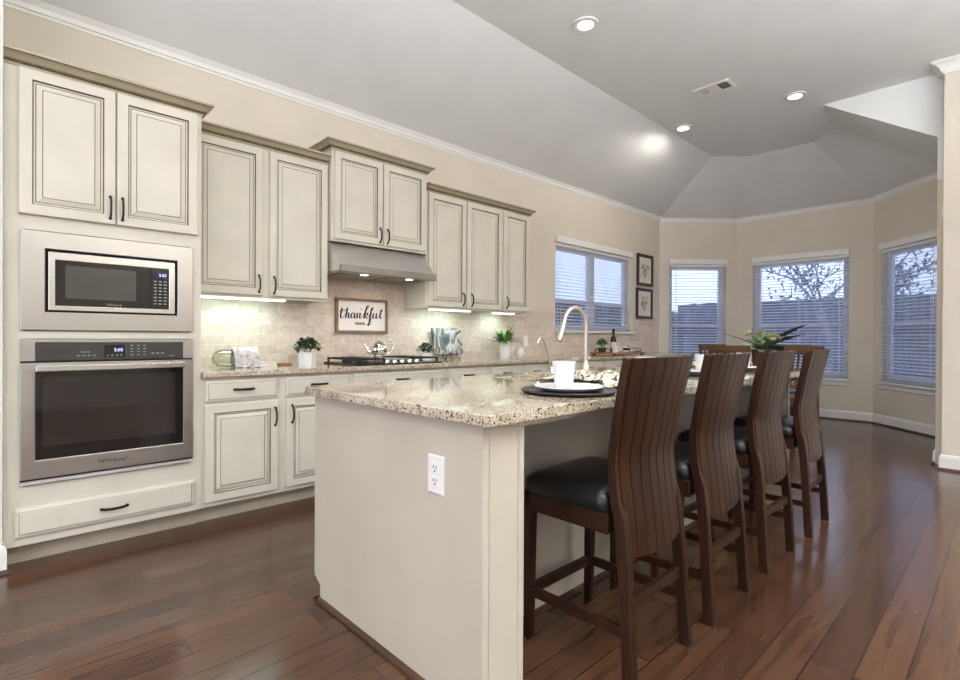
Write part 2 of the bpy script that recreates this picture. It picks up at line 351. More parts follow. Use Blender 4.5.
    def text(s, body, size, O, U, V, Nn, ext=.0008, m=0, shear=0):
        cu = bpy.data.curves.new('lettering', 'FONT'); cu.body = body; cu.size = size; cu.extrude = ext; cu.shear = shear; cu.align_x = 'CENTER'; cu.resolution_u = 2
        o = bpy.data.objects.new('lettering', cu); COL.objects.link(o)
        me = bpy.data.meshes.new_from_object(o.evaluated_get(bpy.context.evaluated_depsgraph_get()))
        s.add([O+U*v.co.x+V*v.co.y+Nn*v.co.z for v in me.vertices], [list(p.vertices) for p in me.polygons], m)
        bpy.data.objects.remove(o); bpy.data.meshes.remove(me); bpy.data.curves.remove(cu); return s
    def build(s, name, mats, parent=None, bevel=0, seg=2, auto=True, local=False):
        mats = mats if isinstance(mats, (list, tuple)) else [mats]
        me = bpy.data.meshes.new(name)
        if parent is None:
            xs = [v.x for v in s.v]; ys = [v.y for v in s.v]; zs = [v.z for v in s.v]
            org = Vector(((min(xs)+max(xs))/2, (min(ys)+max(ys))/2, min(zs)))
        else: org = Vector((0, 0, 0)) if local else worg(parent)
        me.from_pydata([tuple(v-org) for v in s.v], [], s.f)
        for m in mats: me.materials.append(m)
        me.polygons.foreach_set('material_index', s.m); me.polygons.foreach_set('use_smooth', s.sm)
        import bmesh
        bm = bmesh.new(); bm.from_mesh(me); bmesh.ops.recalc_face_normals(bm, faces=bm.faces); bm.to_mesh(me); bm.free()
        if any(s.sm): me.set_sharp_from_angle(angle=R(42))
        me.update(); o = bpy.data.objects.new(name, me); COL.objects.link(o)
        if parent is None: o.location = org
        else: o.parent = parent
        if bevel:
            b = o.modifiers.new('edge', 'BEVEL'); b.width = bevel; b.segments = seg; b.limit_method = 'ANGLE'; b.angle_limit = R(40)
        return o
def catmull(pts, k):
    out = []; n = len(pts)
    for i in range(n-1):
        p0, p1, p2, p3 = pts[max(0, i-1)], pts[i], pts[i+1], pts[min(n-1, i+2)]
        for j in range(k):
            t = j/k
            out.append(tuple(.5*((2*p1[q])+(-p0[q]+p2[q])*t+(2*p0[q]-5*p1[q]+4*p2[q]-p3[q])*t*t+(-p0[q]+3*p1[q]-3*p2[q]+p3[q])*t**3) for q in range(len(p1))))
    out.append(tuple(pts[-1])); return out
def smooth3(pts, k=6): return [Vector(p) for p in catmull([tuple(p) for p in pts], k)]
def tag(o, label, cat, group=None, kind=None):
    o['label'] = label; o['category'] = cat
    if group: o['group'] = group
    if kind: o['kind'] = kind
    return o
def thing(name, loc, label, cat, group=None):
    o = bpy.data.objects.new(name, None); o.empty_display_size = .05; COL.objects.link(o); o.location = loc
    return tag(o, label, cat, group)
def struct(o): o['kind'] = 'structure'; return o
def dup(root, loc, rotz=0, label=None, group=None):
    c = root.copy(); COL.objects.link(c); c.location = loc; c.rotation_euler = (0, 0, rotz)
    if label: c['label'] = label
    if group: c['group'] = group
    for ch in list(root.children):
        d = ch.copy(); COL.objects.link(d); d.parent = c
        for g in list(ch.children):
            e = g.copy(); COL.objects.link(e); e.parent = d
    return c
X, Y, Z = Vector((1, 0, 0)), Vector((0, 1, 0)), Vector((0, 0, 1)); O0 = Vector((0, 0, 0))

# ------------------------------------------------------------------ room shell
XR, YC, ZC = 7.5, 6.05, 3.57       # far right wall, wall with the corner, flat ceiling
YB = -4.5
WA, WB, WCc, WD = (0, 7.80), (.85, 8.75), (2.63, 8.75), (3.48, 7.85)
fl = B(); fl.add([(-.15, YB-.15, 0), (XR+.15, YB-.15, 0), (XR+.15, YC+.1, 0), (3.6, YC+.1, 0), (3.6, 7.9, 0), (2.69, 8.86, 0), (.79, 8.86, 0), (-.15, 7.87, 0)], [list(range(8))])
fl.add([(p.x, p.y, -.12) for p in fl.v[:8]], [list(range(8))[::-1]])
fl.add([], [])
for i in range(8): fl.f.append([i, (i+1) % 8, 8+(i+1) % 8, 8+i]); fl.m.append(0); fl.sm.append(False)
struct(fl.build('floor', FLOOR))

def wall(name, P, Q, z1, holes=(), th=.15, mat=WALL, z0=0):
    """interior face along P->Q with the interior on the LEFT side; holes (s0, s1, z0, z1)"""
    P = Vector((P[0], P[1], 0)); Q = Vector((Q[0], Q[1], 0)); U = (Q-P).normalized(); ln = (Q-P).length; Nn = Vector((-U.y, U.x, 0))
    ss = sorted({0, ln, *[h[i] for h in holes for i in (0, 1)]}); zz = sorted({z0, z1, *[h[i] for h in holes for i in (2, 3)]})
    b = B()
    inside = lambda s, z: any(h[0] < s < h[1] and h[2] < z < h[3] for h in holes)
    for i in range(len(ss)-1):
        for j in range(len(zz)-1):
            if inside((ss[i]+ss[i+1])/2, (zz[j]+zz[j+1])/2): continue
            for c, d in ((0, 1), (-th, -1)):
                vs = [P+U*a+Z*e+Nn*c for a, e in ((ss[i], zz[j]), (ss[i+1], zz[j]), (ss[i+1], zz[j+1]), (ss[i], zz[j+1]))]
                b.add(vs, [(0, 1, 2, 3) if d > 0 else (3, 2, 1, 0)])
    for s0, s1, a, c in list(holes)+[(0, ln, z0, z1)]:
        for (p, q) in (((s0, a), (s1, a)), ((s1, a), (s1, c)), ((s1, c), (s0, c)), ((s0, c), (s0, a))):
            b.add([P+U*p[0]+Z*p[1], P+U*q[0]+Z*q[1], P+U*q[0]+Z*q[1]-Nn*th, P+U*p[0]+Z*p[1]-Nn*th], [(0, 1, 2, 3)])
    return struct(b.build(name, mat))
W1 = (5.12, 6.94, 1.235, 2.345)     # sink window: y0 y1 z0 z1
# paths run so that the room lies on their left: right bay wall -> back -> left bay wall -> long left wall
lenAB = math.hypot(.85, .95); lenCD = math.hypot(.85, .90)
W2 = (.17, 1.10, .58, 2.345); W3 = (.24, 1.50, .58, 2.345); W4 = (.13, 1.06, .58, 2.345)   # distance from A, B, C
wall('wall_left', WA, (0, YB), 3.6, [(7.80-W1[1], 7.80-W1[0], W1[2], W1[3])])
wall('wall_bay_left', WB, WA, 3.6, [(lenAB-W2[1], lenAB-W2[0], W2[2], W2[3])])
wall('wall_bay_back', WCc, WB, 3.6, [(1.78-W3[1], 1.78-W3[0], W3[2], W3[3])])
wall('wall_bay_right', WD, WCc, 3.6, [(lenCD-W4[1], lenCD-W4[0], W4[2], W4[3])])
wall('wall_right', (3.48, YC+.225), WD, 3.05)
wall('wall_corner', (XR, YC), (3.54, YC), 3.62, th=.20)
wall('wall_far_right', (XR, YB), (XR, YC), 3.62, [(.7, 3.2, .8, 2.6)])
wall('wall_back', (0, YB), (XR, YB), 3.62, [(2.5, 6.7, .3, 2.75)])
struct(B().box(-.15, .665, -.20, .048, 0, 3.3).build('wall_stub', noise_paint('pale_grey_wall_paint', (216, 213, 206), .8, .01, bstr=0)))
# ceiling: flat field, slopes down to the left wall and round the bay, white gable over the opening
c = B()
WB_ = [(0, YB, 3.06), (0, 7.80, 3.06), (.85, 8.75, 3.06), (2.63, 8.75, 3.06), (3.48, 7.85, 3.06), (3.48, 6.26, 2.99)]
TP = [(1.16, YB, ZC), (1.16, 6.97, ZC), (1.53, 7.32, ZC), (2.23, 7.335, ZC), (2.54, 7.07, ZC), (2.586, 6.26, ZC)]
c.add(WB_+TP, [(i, i+1, i+7, i+6) for i in range(5)])
c.add([TP[0], TP[1], TP[5], (3.60, 6.26, ZC), (XR, 6.26, ZC), (XR, YB, ZC)], [(0, 1, 2, 3, 4, 5)])
c.add([TP[1], TP[2], TP[3], TP[4], TP[5]], [(0, 1, 2, 3, 4)])
c.add([TP[5], WB_[5], (3.48, 6.26, 2.6), (3.60, 6.26, 2.6), (3.60, 6.26, ZC)], [(0, 1, 2, 3, 4)])
struct(c.build('ceiling', CEIL))

CR = [(0, -.045), (.008, -.045), (.012, -.03), (.022, -.025), (.03, .0), (.055, .03), (.078, .042), (.085, .048), (.085, .06), (.0, .06)]
def crown(name, path): return struct(B().sweep(path, CR, 3.055, 0).build(name, TRIM))
crown('trim_1', [(3.48, 6.265), WD, WCc, WB, WA, (0, .05)])
struct(B().sweep([(XR, YC), (3.54, YC), (3.54, YC+.20)], [(o, z+ZC-3.113) for o, z in CR], 3.055).build('trim_2', TRIM))
BS = [(0, 0), (.016, 0), (.016, .105), (.012, .122), (.006, .13), (0, .135)]
SH = [(.0, 0), (.028, 0), (.026, .01), (.016, .02), (0, .02)]
def base(name, path):
    struct(B().sweep(path, BS, 0).build(name, TRIM)); 
base('baseboard_bay', [(3.48, YC+.21), WD, WCc, WB, WA, (0, 7.72)])
base('baseboard_corner', [(XR, YC), (3.54, YC), (3.54, YC+.20)])
base('baseboard_stub', [(.665, -.20), (.665, .048), (.60, .048)][::-1] and [(.60, .048), (.665, .048), (.665, -.20)])
struct(B().sweep([(3.48, YC+.21), WD, WCc, WB, WA, (0, 7.72)], SH, 0).build('trim_3', SHOE))
struct(B().sweep([(XR, YC), (3.54, YC), (3.54, YC+.20)], SH, 0).build('trim_4', SHOE))
struct(B().sweep([(.60, .048), (.665, .048), (.665, -.20)], SH, 0).build('trim_5', SHOE))
# tile backsplash
bs = B()
bs.box(0, .012, .93, 5.12-.04, .92, 1.47); bs.box(0, .012, 5.08, 6.98, .92, 1.165); bs.box(0, .012, 6.98, 7.64, .92, 1.47); bs.box(0, .012, 1.885, 2.80, 1.47, 1.86)
struct(bs.build('wall_backsplash', TILE))

# ------------------------------------------------------------------ windows and blinds
def window(n, P, U, s0, s1, z0, z1, rail, mull, label, slat_n, sill_proj=.05):
    Nn = Vector((-U.y, U.x, 0)); O = Vector((P[0], P[1], 0))
    t = thing('window_%d' % n, tuple(O+U*((s0+s1)/2)+Z*z0), '', '')
    del t['label']; del t['category']; struct(t)
    w = s1-s0; h = z1-z0; o = O+U*s0+Z*z0
    fr = B().frame(o, U, Z, Nn, w, h, .045, -.13, -.085)
    panes = []
    def sash(a, b, c, d, dz):
        fr.frame(o+U*a+Z*c, U, Z, Nn, b-a, d-c, .035, -.125+dz, -.095+dz); panes.append((a+.035, b-.035, c+.035, d-.035, -.11+dz))
    cols = [(.045, w-.045)]
    if mull:
        fr.obox(o, U, Z, Nn, w/2-.045, w/2+.045, .045, h-.045, -.13, -.08); cols = [(.045, w/2-.045), (w/2+.045, w-.045)]
    for a, b in cols: sash(a, b, .045, rail-z0+.02, .012); sash(a, b, rail-z0-.02, h-.045, 0)
    fr.build('window_frame', VINYL, t)
    for a, b, c_, d, q in panes: B().obox(o, U, Z, Nn, a, b, c_, d, q-.002, q+.002).build('window_pane', GLASS, t)
    sl = B(); sl.obox(o, U, Z, Nn, 0, w, -.028, 0, -.085, 0); sl.obox(o, U, Z, Nn, -.03, w+.03, -.028, 0, 0, sill_proj); 
    if n > 1: sl.obox(o, U, Z, Nn, -.015, w+.015, -.095, -.028, 0.001, .018)
    
    sl.build('window_sill', TRIM, t, .004)
    # blind
    bl = thing('window_blind', tuple(O+U*((s0+s1)/2)+Z*z0), label, 'blind', 'white slatted blinds')
    hb = B().obox(o, U, Z, Nn, -.004, w+.004, h-.005, h+.075, .002, .03); hb.obox(o, U, Z, Nn, .0, w, h-.045, h-.005, -.06, -.002)
    hb.build('valance', TRIM, bl, .004)
    sb = B(); k = int((h-.09)/.0435); tilt = R(16)
    v2 = Z*math.cos(tilt)+Nn*math.sin(tilt); n2 = Nn*math.cos(tilt)-Z*math.sin(tilt)
    for i in range(k): sb.obox(o+Z*(.055+i*.0435)-Nn*.033, U, v2, n2, .006, w-.006, -.0014, .0014, -.0245, .0245)
    sb.build('slats', SLAT, bl)
    B().obox(o, U, Z, Nn, .006, w-.006, .008, .024, -.058, -.008).build('bottom_rail', SLAT, bl)
    cd = B()
    m_ = 2 if w < 1.1 else 3
    for i in range(m_+1 if mull else m_):
        a = .12+(w-.24)*i/((m_+1 if mull else m_)-1)
        for q in (-.0585, -.0065): cd.obox(o, U, Z, Nn, a-.0025, a+.0025, .02, h-.04, q-.0008, q+.0008)
    cd.build('ladder_cord', SLAT, bl)
    pts = [o+U*.06+Z*(h-.03)+Nn*.012, o+U*.06+Z*(h*.45)+Nn*.014]
    B().tube(pts, .004, 6).build('tilt_wand', WHITEP, bl)
U2 = (Vector((*WB, 0))-Vector((*WA, 0))).normalized(); U4 = (Vector((*WD, 0))-Vector((*WCc, 0))).normalized()
def wflip(n, P, Q, s, rail, mull, label):
    # windows run along the reversed direction so that the room is on the left
    Pv, Qv = Vector((*P, 0)), Vector((*Q, 0)); U = (Pv-Qv).normalized(); ln = (Pv-Qv).length
    window(n, Q, U, ln-s[1], ln-s[0], s[2], s[3], rail, mull, label, 40)
window(1, WA, Vector((0, -1, 0)), 7.80-W1[1], 7.80-W1[0], W1[2], W1[3], 1.62, True, 'wide white slatted blind over the double window above the tiled counter', 25)
wflip(2, WA, WB, W2, 1.36, False, 'narrow white slatted blind in the bay nearest the two framed prints')
wflip(3, WB, WCc, W3, 1.36, False, 'white slatted blind in the middle bay window behind the flowers')
wflip(4, WCc, WD, W4, 1.345, False, 'white slatted blind in the bay window next to the wall corner')

# ------------------------------------------------------------------ outdoors beyond the glass
gr = B(); gr.add([(-14, 2, -.25), (16, 2, -.25), (16, 24, -.25), (-14, 24, -.25)], [(0, 1, 2, 3)]); gr.add([(-14, 2, -.4), (16, 2, -.4), (16, 24, -.4), (-14, 24, -.4)], [(3, 2, 1, 0)])
tag(struct(gr.build('ground', GRASS)), 'ground outside the windows, paled to bounce light onto the blinds', 'patio')
def fence(label, P, Q, h):
    P = Vector((*P, -.25)); Q = Vector((*Q, -.25)); U = (Q-P).normalized(); ln = (Q-P).length; Nn = Vector((-U.y, U.x, 0))
    t = thing('fence', tuple((P+Q)/2), label, 'fence', 'wooden garden fences')
    b = B(); k = int(ln/.145)
    for i in range(k): b.obox(P, U, Z, Nn, i*.145, i*.145+.139, .03, h+.25+random.uniform(-.015, .015), 0, .02)
    b.build('pickets', FENCEW, t)
    B().obox(P, U, Z, Nn, 0, ln, .5, .59, -.04, 0).obox(P, U, Z, Nn, 0, ln, 1.6, 1.69, -.04, 0).build('rails', FENCEW, t)
fence('grey board fence beyond the sink window', (-3, 3), (-3, 15.30), 1.94)
fence('grey board fence across the garden behind the bay', (-3.3, 15.45), (9, 15.45), 2.2)
fence('grey board fence beside the bay window by the wall corner', (8.8, 6.4), (8.8, 15.3), 2.2)
def tree(loc, h, label, seed):
    rnd = random.Random(seed); t = thing('garden_tree', loc, label, 'tree', 'trees outside the bay'); bk = B(); lf = B()
    base_ = Vector(loc)
    def grow(p, d, ln, r, lev):
        q = p+d*ln; mid = p+d*ln*.5+Vector((rnd.uniform(-1, 1), rnd.uniform(-1, 1), 0))*ln*.06
        bk.tube([p, mid, q], [r, r*.85, r*.65], 5)
        if lev == 0 or lev == 1:
            for _ in range(7):
                c_ = p.lerp(q, rnd.random())+Vector((rnd.gauss(0, 1), rnd.gauss(0, 1), rnd.gauss(0, 1)))*.16
                lf.leaf(c_, (rnd.gauss(0, 1), rnd.gauss(0, 1), rnd.gauss(0, .6)), rnd.uniform(.09, .16), .06, .3, 2)
        if lev == 0: return
        for _ in range(3 if lev > 1 else 4):
            dd = (d+Vector((rnd.gauss(0, .55), rnd.gauss(0, .55), rnd.gauss(.1, .3)))).normalized(); grow(q, dd, ln*rnd.uniform(.6, .85), r*.6, lev-1)
    grow(base_, Vector((0, 0, 1)), h*.36, .09, 4)
    bk.build('trunk', BARK, t); lf.build('crown', TLEAF, t)
tree((1.4, 12.2, -.25), 3.6, 'thin bare-branched tree outside the middle bay window', 3)
tree((4.4, 11.4, -.25), 3.2, 'leafier tree outside the bay window by the wall corner', 9)

# ------------------------------------------------------------------ cabinets along the left wall
c0, g1 = 0, 1
DOOR = [(0, 0, 0), (0, .018, 0), (.004, .022, 0), (.050, .022, 0), (.0525, .020, 1), (.0555, .0125, 1), (.062, .0115, 0), (.066, .0115, 1), (.088, .0175, 0), (.0915, .0172, 1), (.094, .018, 0)]
DRAW = [(0, 0, 0), (0, .013, 0), (.003, .0155, 0), (.0155, .0195, 0), (.0175, .0192, 1), (.0195, .021, 0)]
def pull(b, p, d, nrm, ln=.115):
    """arched pull centred at p, along d, standing off along nrm"""
    p = Vector(p); pts = []
    for i in range(11):
        t = i/10*2-1; pts.append(p+d*(t*ln/2)+nrm*(.004+.026*(1-abs(t)**2.6)))
    b.tube(pts, [.0075-.003*abs(i/5-1)*0+.0 for i in range(11)], 8, flat=.7)
    for s in (-1, 1): b.tube([p+d*(s*ln/2), p+d*(s*ln/2)+nrm*.007], [.0085, .0075], 10)
def door(par, y0, y1, z0, z1, xf, hy, hz, name='door', vertical=True):
    d = B().panel(Vector((xf, y0, z0)), Y, Z, X, y1-y0, z1-z0, DOOR if name == 'door' else DRAW).build(name, [CAB, GLAZE], par)
    if hy is not None:
        h = B(); pull(h, (xf+.021, hy, hz), Z if vertical else Y, X); h.build('handle', BRONZE, d)
    return d
CCROWN = [(0, 0), (.006, 0), (.010, .012), (.020, .018), (.022, .026), (.040, .044), (.052, .050), (.055, .056), (.055, .068), (0, .068)]
def cab_crown(par, y0, y1, xf, z, left=True, right=True, rx=.003):
    path = ([(rx, y1)] if right else [])+[(xf, y1), (xf, y0)]+([(0.003, y0)] if left else [])
    B().sweep(path, CCROWN, z, seg={2: 1, 3: 1, 6: 1}).build('crown_moulding', [CROWN, GLAZE], par)
    # lid behind the moulding
# tall oven cabinet
y0, y1, xf = .0495, .918, .622
t = thing('oven_cabinet', (.3, .49, 0), 'tall cream cabinet at the end of the run, holding the oven and the microwave', 'cabinet')
b = B(); b.box(.003, xf, y0, y0+.02, .1, 2.45); b.box(.003, xf, y1-.02, y1, .1, 2.45); b.box(.003, .02, y0+.02, y1-.02, .1, 2.45)
b.box(.02, xf-.021, y0+.02, y1-.02, 2.43, 2.45); b.box(.02, xf-.021, y0+.02, y1-.02, 1.70, 1.72); b.box(.02, xf-.021, y0+.02, y1-.02, 1.125, 1.145); b.box(.02, xf-.021, y0+.02, y1-.02, .35, .385); b.box(.02, xf-.021, y0+.02, y1-.02, .1, .12)
for (a, c_) in ((.1, .39), (1.12, 1.157), (1.66, 2.45)): b.box(xf-.02, xf, .125 if a == 1.12 else y0+.02, .857 if a == 1.12 else y1-.02, a, c_)
for (a, c_) in ((y0+.02, .125), (.857, y1-.02)): b.box(xf-.02, xf, a, c_, .39, 1.66)
b.build('carcass', CAB, t)
door(t, .104, .493, 1.732, 2.445, xf, .470, 1.820); door(t, .499, .895, 1.732, 2.445, xf, .524, 1.820)
door(t, .092, .882, .142, .284, xf, .492, .212, 'drawer', False)
cab_crown(t, y0, y1, xf, 2.448, False, True, .395)
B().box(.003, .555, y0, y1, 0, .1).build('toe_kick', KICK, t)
# base cabinets
BX = .61
def basecab(label, y0, y1, fronts):
    t = thing('base_cabinet', (.3, (y0+y1)/2, 0), label, 'cabinet', 'cream base cabinets under the tiled wall')
    B().box(.003, BX, y0+.0005, y1-.0005, .1, .884).build('carcass', CAB, t)
    for k, a, c_, z0, z1, hy, hz in fronts: door(t, a, c_, z0, z1, BX, hy, hz, k, k == 'door')
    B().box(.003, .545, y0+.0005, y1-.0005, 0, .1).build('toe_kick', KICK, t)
DZ = (.735, .864); OZ = (.128, .718)
basecab('two-door cream base cabinet beside the wall oven', .919, 1.925, [('drawer', .943, 1.384, *DZ, 1.165, .805), ('drawer', 1.438, 1.912, *DZ, 1.672, .808), ('door', .940, 1.384, *OZ, 1.362, .612), ('door', 1.438, 1.905, *OZ, 1.476, .618)])
basecab('wide cream base cabinet beneath the gas cooktop', 1.925, 2.835, [('drawer', 1.942, 2.815, *DZ, 2.378, .806), ('door', 1.942, 2.370, *OZ, 2.35, .61), ('door', 2.386, 2.815, *OZ, 2.41, .61)])
basecab('cream base cabinet below the canvas picture', 2.835, 3.344, [('drawer', 2.862, 3.320, *DZ, 3.09, .804), ('door', 2.862, 3.320, *OZ, 2.89, .61)])
basecab('cream base cabinet below the white pitcher', 3.344, 3.82, [('drawer', 3.366, 3.797, *DZ, 3.59, .801), ('door', 3.366, 3.797, *OZ, 3.39, .61)])
basecab('cream base cabinet between the pitcher and the sink window', 3.82, 4.62, [('drawer', 3.842, 4.205, *DZ, 4.03, .80), ('drawer', 4.235, 4.60, *DZ, 4.42, .80), ('door', 3.842, 4.205, *OZ, 4.18, .61), ('door', 4.235, 4.60, *OZ, 4.26, .61)])
basecab('cream base cabinet below the near half of the sink window', 4.62, 5.9, [('drawer', 4.645, 5.24, *DZ, 4.95, .80), ('drawer', 5.28, 5.88, *DZ, 5.58, .80), ('door', 4.645, 5.24, *OZ, 5.2, .61), ('door', 5.28, 5.88, *OZ, 5.32, .61)])
basecab('last cream base cabinet of the run, below the serving board', 5.9, 7.62, [('drawer', 5.925, 6.74, *DZ, 6.33, .80), ('drawer', 6.78, 7.6, *DZ, 7.19, .80), ('door', 5.925, 6.74, *OZ, 6.7, .61), ('door', 6.78, 7.6, *OZ, 6.82, .61)])
tag(B().box(.0125, .655, .921, 7.66, .886, .921).build('countertop', GRAN, bevel=.005), 'long speckled granite counter along the tiled wall', 'countertop')
# wall cabinets
def wallcab(label, y0, y1, z0, z1, xf, doors, cl, cr):
    t = thing('wall_cabinet', (.17, (y0+y1)/2, z0), label, 'cabinet', 'cream wall cabinets')
    b = B(); b.box(.0125 if z0 < 1.47 else .003, xf, y0, y1, z0+.02, z1); b.box(xf-.02, xf, y0, y1, z0, z0+.02); b.box(.0125, xf-.02, y0, y0+.018, z0, z0+.02); b.box(.0125, xf-.02, y1-.018, y1, z0, z0+.02)
    b.build('carcass', CAB, t)
    for a, c_, hy, hz in doors: door(t, a, c_, z0+.018, z1-.012, xf, hy, hz)
    cab_crown(t, y0, y1, xf, z1-.004, cl, cr)
wallcab('tall two-door cream wall cabinet between the oven cabinet and the range hood', .9195, 1.8845, 1.405, 2.458, .33, [(.94, 1.386, 1.358, 1.503), (1.432, 1.872, 1.464, 1.50)], False, False)
wallcab('short raised cream wall cabinet above the range hood', 1.886, 2.795, 1.872, 2.572, .38, [(1.905, 2.334, 2.305, 1.965), (2.344, 2.775, 2.378, 1.965)], True, True)
wallcab('three-door cream wall cabinet between the range hood and the sink window', 2.8275, 4.232, 1.40, 2.452, .33, [(2.85, 3.300, 3.262, 1.50), (3.318, 3.792, 3.372, 1.497), (3.822, 4.215, 3.866, 1.50)], False, True)

# range hood
t = thing('range_hood', (.25, 2.34, 1.62), 'stainless steel under-cabinet range hood over the cooktop', 'range hood')
hy0, hy1 = 1.888, 2.793
prof = [(.013, 1.625), (.515, 1.625), (.53, 1.632), (.53, 1.672), (.36, 1.87), (.013, 1.87)]
ys = [hy0, hy1]
b = B(); b.rings([[Vector((x_, y_, z_)) for x_, z_ in [(.013, 1.64), (.505, 1.64), (.505, 1.676), (.40, 1.8), (.345, 1.868), (.013, 1.868)]] for y_ in (hy0+.0, hy1-.0)], smooth=False)
b.build('canopy', steel('hood_stainless_steel', (224, 222, 220), .28), t, .002)
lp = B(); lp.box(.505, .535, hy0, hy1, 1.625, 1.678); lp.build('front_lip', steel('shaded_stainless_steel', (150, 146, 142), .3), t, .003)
un = B().box(.013, .505, hy0, hy1, 1.628, 1.64); un.build('underside_panel', STEEL, t)
ft = B(); 
for i in range(2): ft.box(.10, .40, hy0+.06+i*.4, hy0+.44+i*.4, 1.622, 1.628)
ft.build('grease_filters', steel('filter_mesh_steel', (140, 136, 130), .4), t)
for i, yy in enumerate((2.13, 2.56)):
    l_ = B().lathe([(.030, 1.622), (.036, 1.622), (.036, 1.628), (.030, 1.628), (.030, 1.622)], (.455, yy, 0), 20, cap=False).build('hood_light', STEEL2, t)
    B().lathe([(.0295, 1.6205), (.0295, 1.627)], (.455, yy, 0), 20).build('lens', LAMP, l_)
sp = bpy.data.lights.new('hood_lamp', 'AREA'); sp.shape = 'RECTANGLE'; sp.size = .08; sp.size_y = .5; sp.energy = 2.6; sp.color = (1, .86, .68)
so = bpy.data.objects.new('hood_lamp', sp); COL.objects.link(so); so.location = (.40, 2.34, 1.615)

# under-cabinet lights
for i, (a, c_, zz, xx, lab) in enumerate(((.955, 1.60, 1.405, .245, 'long lit strip light under the cabinet next to the oven'), (2.925, 3.45, 1.40, .25, 'lit strip light under the near half of the three-door cabinet'), (3.80, 4.13, 1.40, .21, 'short lit strip light under the end door of the three-door cabinet'))):
    t = thing('strip_light', (xx, (a+c_)/2, zz-.012), lab, 'light', 'strip lights under the wall cabinets')
    B().box(xx-.03, xx+.03, a, c_, zz+.001, zz+.018).build('housing', WHITEP, t)
    B().box(xx-.025, xx+.028, a+.02, c_-.02, zz-.012, zz+.001).build('lens', TUBE, t)
    d = bpy.data.lights.new('strip_lamp', 'AREA'); d.shape = 'RECTANGLE'; d.size = .05; d.size_y = c_-a-.05; d.energy = (3.6, 3.2, 1.7)[i]; d.color = (.74, 1, .97)
    o = bpy.data.objects.new('strip_lamp', d); COL.objects.link(o); o.location = (xx-.04, (a+c_)/2, zz-.018); o.rotation_euler = (0, R(14), 0)

# microwave
t = thing('microwave', (.55, .491, 1.16), 'built-in stainless microwave above the wall oven', 'microwave')
fx = .6225; y0, y1, z0, z1 = .111, .871, 1.161, 1.655
def FR(b, x, a, c_, z0, z1, ta, tb, tz0, tz1, d):
    q = lambda X_, a, c_, z0, z1: [(X_, a, z0), (X_, c_, z0), (X_, c_, z1), (X_, a, z1)]
    vs = q(x, a, c_, z0, z1)+q(x+d, a, c_, z0, z1)+q(x+d, ta, tb, tz0, tz1)+q(x, ta, tb, tz0, tz1)
    b.add(vs, [(k*4+i, k*4+(i+1) % 4, ((k+1) % 4)*4+(i+1) % 4, ((k+1) % 4)*4+i) for k in range(4) for i in range(4)])
b = B(); FR(b, fx, y0, y1, z0, z1, .204, .789, 1.253, 1.569, .018); b.build('trim_kit', STEEL, t, .003)
B().box(.2, fx+.002, .204, .789, 1.253, 1.569).build('body', GAP, t)
b = B(); FR(b, fx+.003, .216, .776, 1.262, 1.556, .243, .745, 1.287, 1.515, .022); b.build('door_frame', STEEL2, t, .003)
B().box(fx+.003, fx+.018, .243, .655, 1.287, 1.515).build('door_glass', BLACKG, t)
B().box(fx+.018, fx+.0195, .283, .588, 1.325, 1.492).build('door_window', noise_paint('microwave_window_mesh', (72, 68, 65), .12, .04, 6, bstr=0), t)
cp = B().box(fx+.003, fx+.018, .657, .745, 1.287, 1.515).build('control_panel', BLACKG, t)
B().box(fx+.018, fx+.0188, .685, .738, 1.462, 1.497).build('display', SCREEN, cp)
B().text('5:03', .022, Vector((fx+.0192, .715, 1.4715)), Y, Z, X).build('digits', DIGIT, cp)
bt = B()
for r_ in range(8):
    for q in range(3): bt.box(fx+.018, fx+.0186, .672+q*.024, .686+q*.024, 1.44-r_*.018, 1.446-r_*.018)
bt.build('buttons', GREYBTN, cp)
B().text('Whirlpool', .016, Vector((fx+.0185, .488, 1.296)), Y, Z, X, .0006).build('logo', GREYBTN, t)
# wall oven
t = thing('wall_oven', (.55, .491, .394), 'stainless wall oven with black glass door below the microwave', 'oven')
z0, z1 = .394, 1.117
B().box(.1, fx-.001, .13, .85, .40, 1.11).build('body', GAP, t)
b = B(); FR(b, fx, y0, y1, 1.008, z1, .166, .819, 1.0085, 1.102, .02); b.build('console_frame', STEEL, t, .002)
cp = B().box(fx, fx+.021, .166, .819, 1.008, 1.102).build('control_panel', PANELB, t, .002)
B().box(fx+.021, fx+.0216, .445, .537, 1.020, 1.086).build('display', noise_paint('display_glass', (20, 18, 26), .1, .1, 4, bstr=0), cp)
B().text('5:05', .024, Vector((fx+.0218, .508, 1.052)), Y, Z, X).build('digits', DIGIT, cp)
bt = B()
for q in range(4): bt.box(fx+.0216, fx+.0222, .456+q*.020, .464+q*.020, 1.028, 1.034)
for q in range(4): bt.box(fx+.021, fx+.0215, .33+q*.022, .342+q*.022, 1.030, 1.034); 
for q in range(4): bt.box(fx+.021, fx+.0215, .345+q*.010, .352+q*.010, 1.048, 1.052)
for r_ in range(4):
    for q in range(3): bt.box(fx+.021, fx+.0215, .562+q*.030, .574+q*.030, 1.030+r_*.017, 1.034+r_*.017)
for q in range(3): bt.box(fx+.021, fx+.0215, .66+q*.024, .674+q*.024, 1.036, 1.042)
bt.box(fx+.021, fx+.0215, .745, .775, 1.022, 1.025)
bt.build('buttons', GREYBTN, cp)
dr = B(); FR(dr, fx, y0, y1, .424, .999, .167, .817, .517, .955, .03); d = dr.build('door', STEEL, t, .003)
B().box(fx, fx+.0305, .167, .817, .517, .955).build('door_glass', BLACKG, d)
B().box(fx+.0305, fx+.0312, .195, .778, .580, .928).build('door_window', WINDOWG, d)
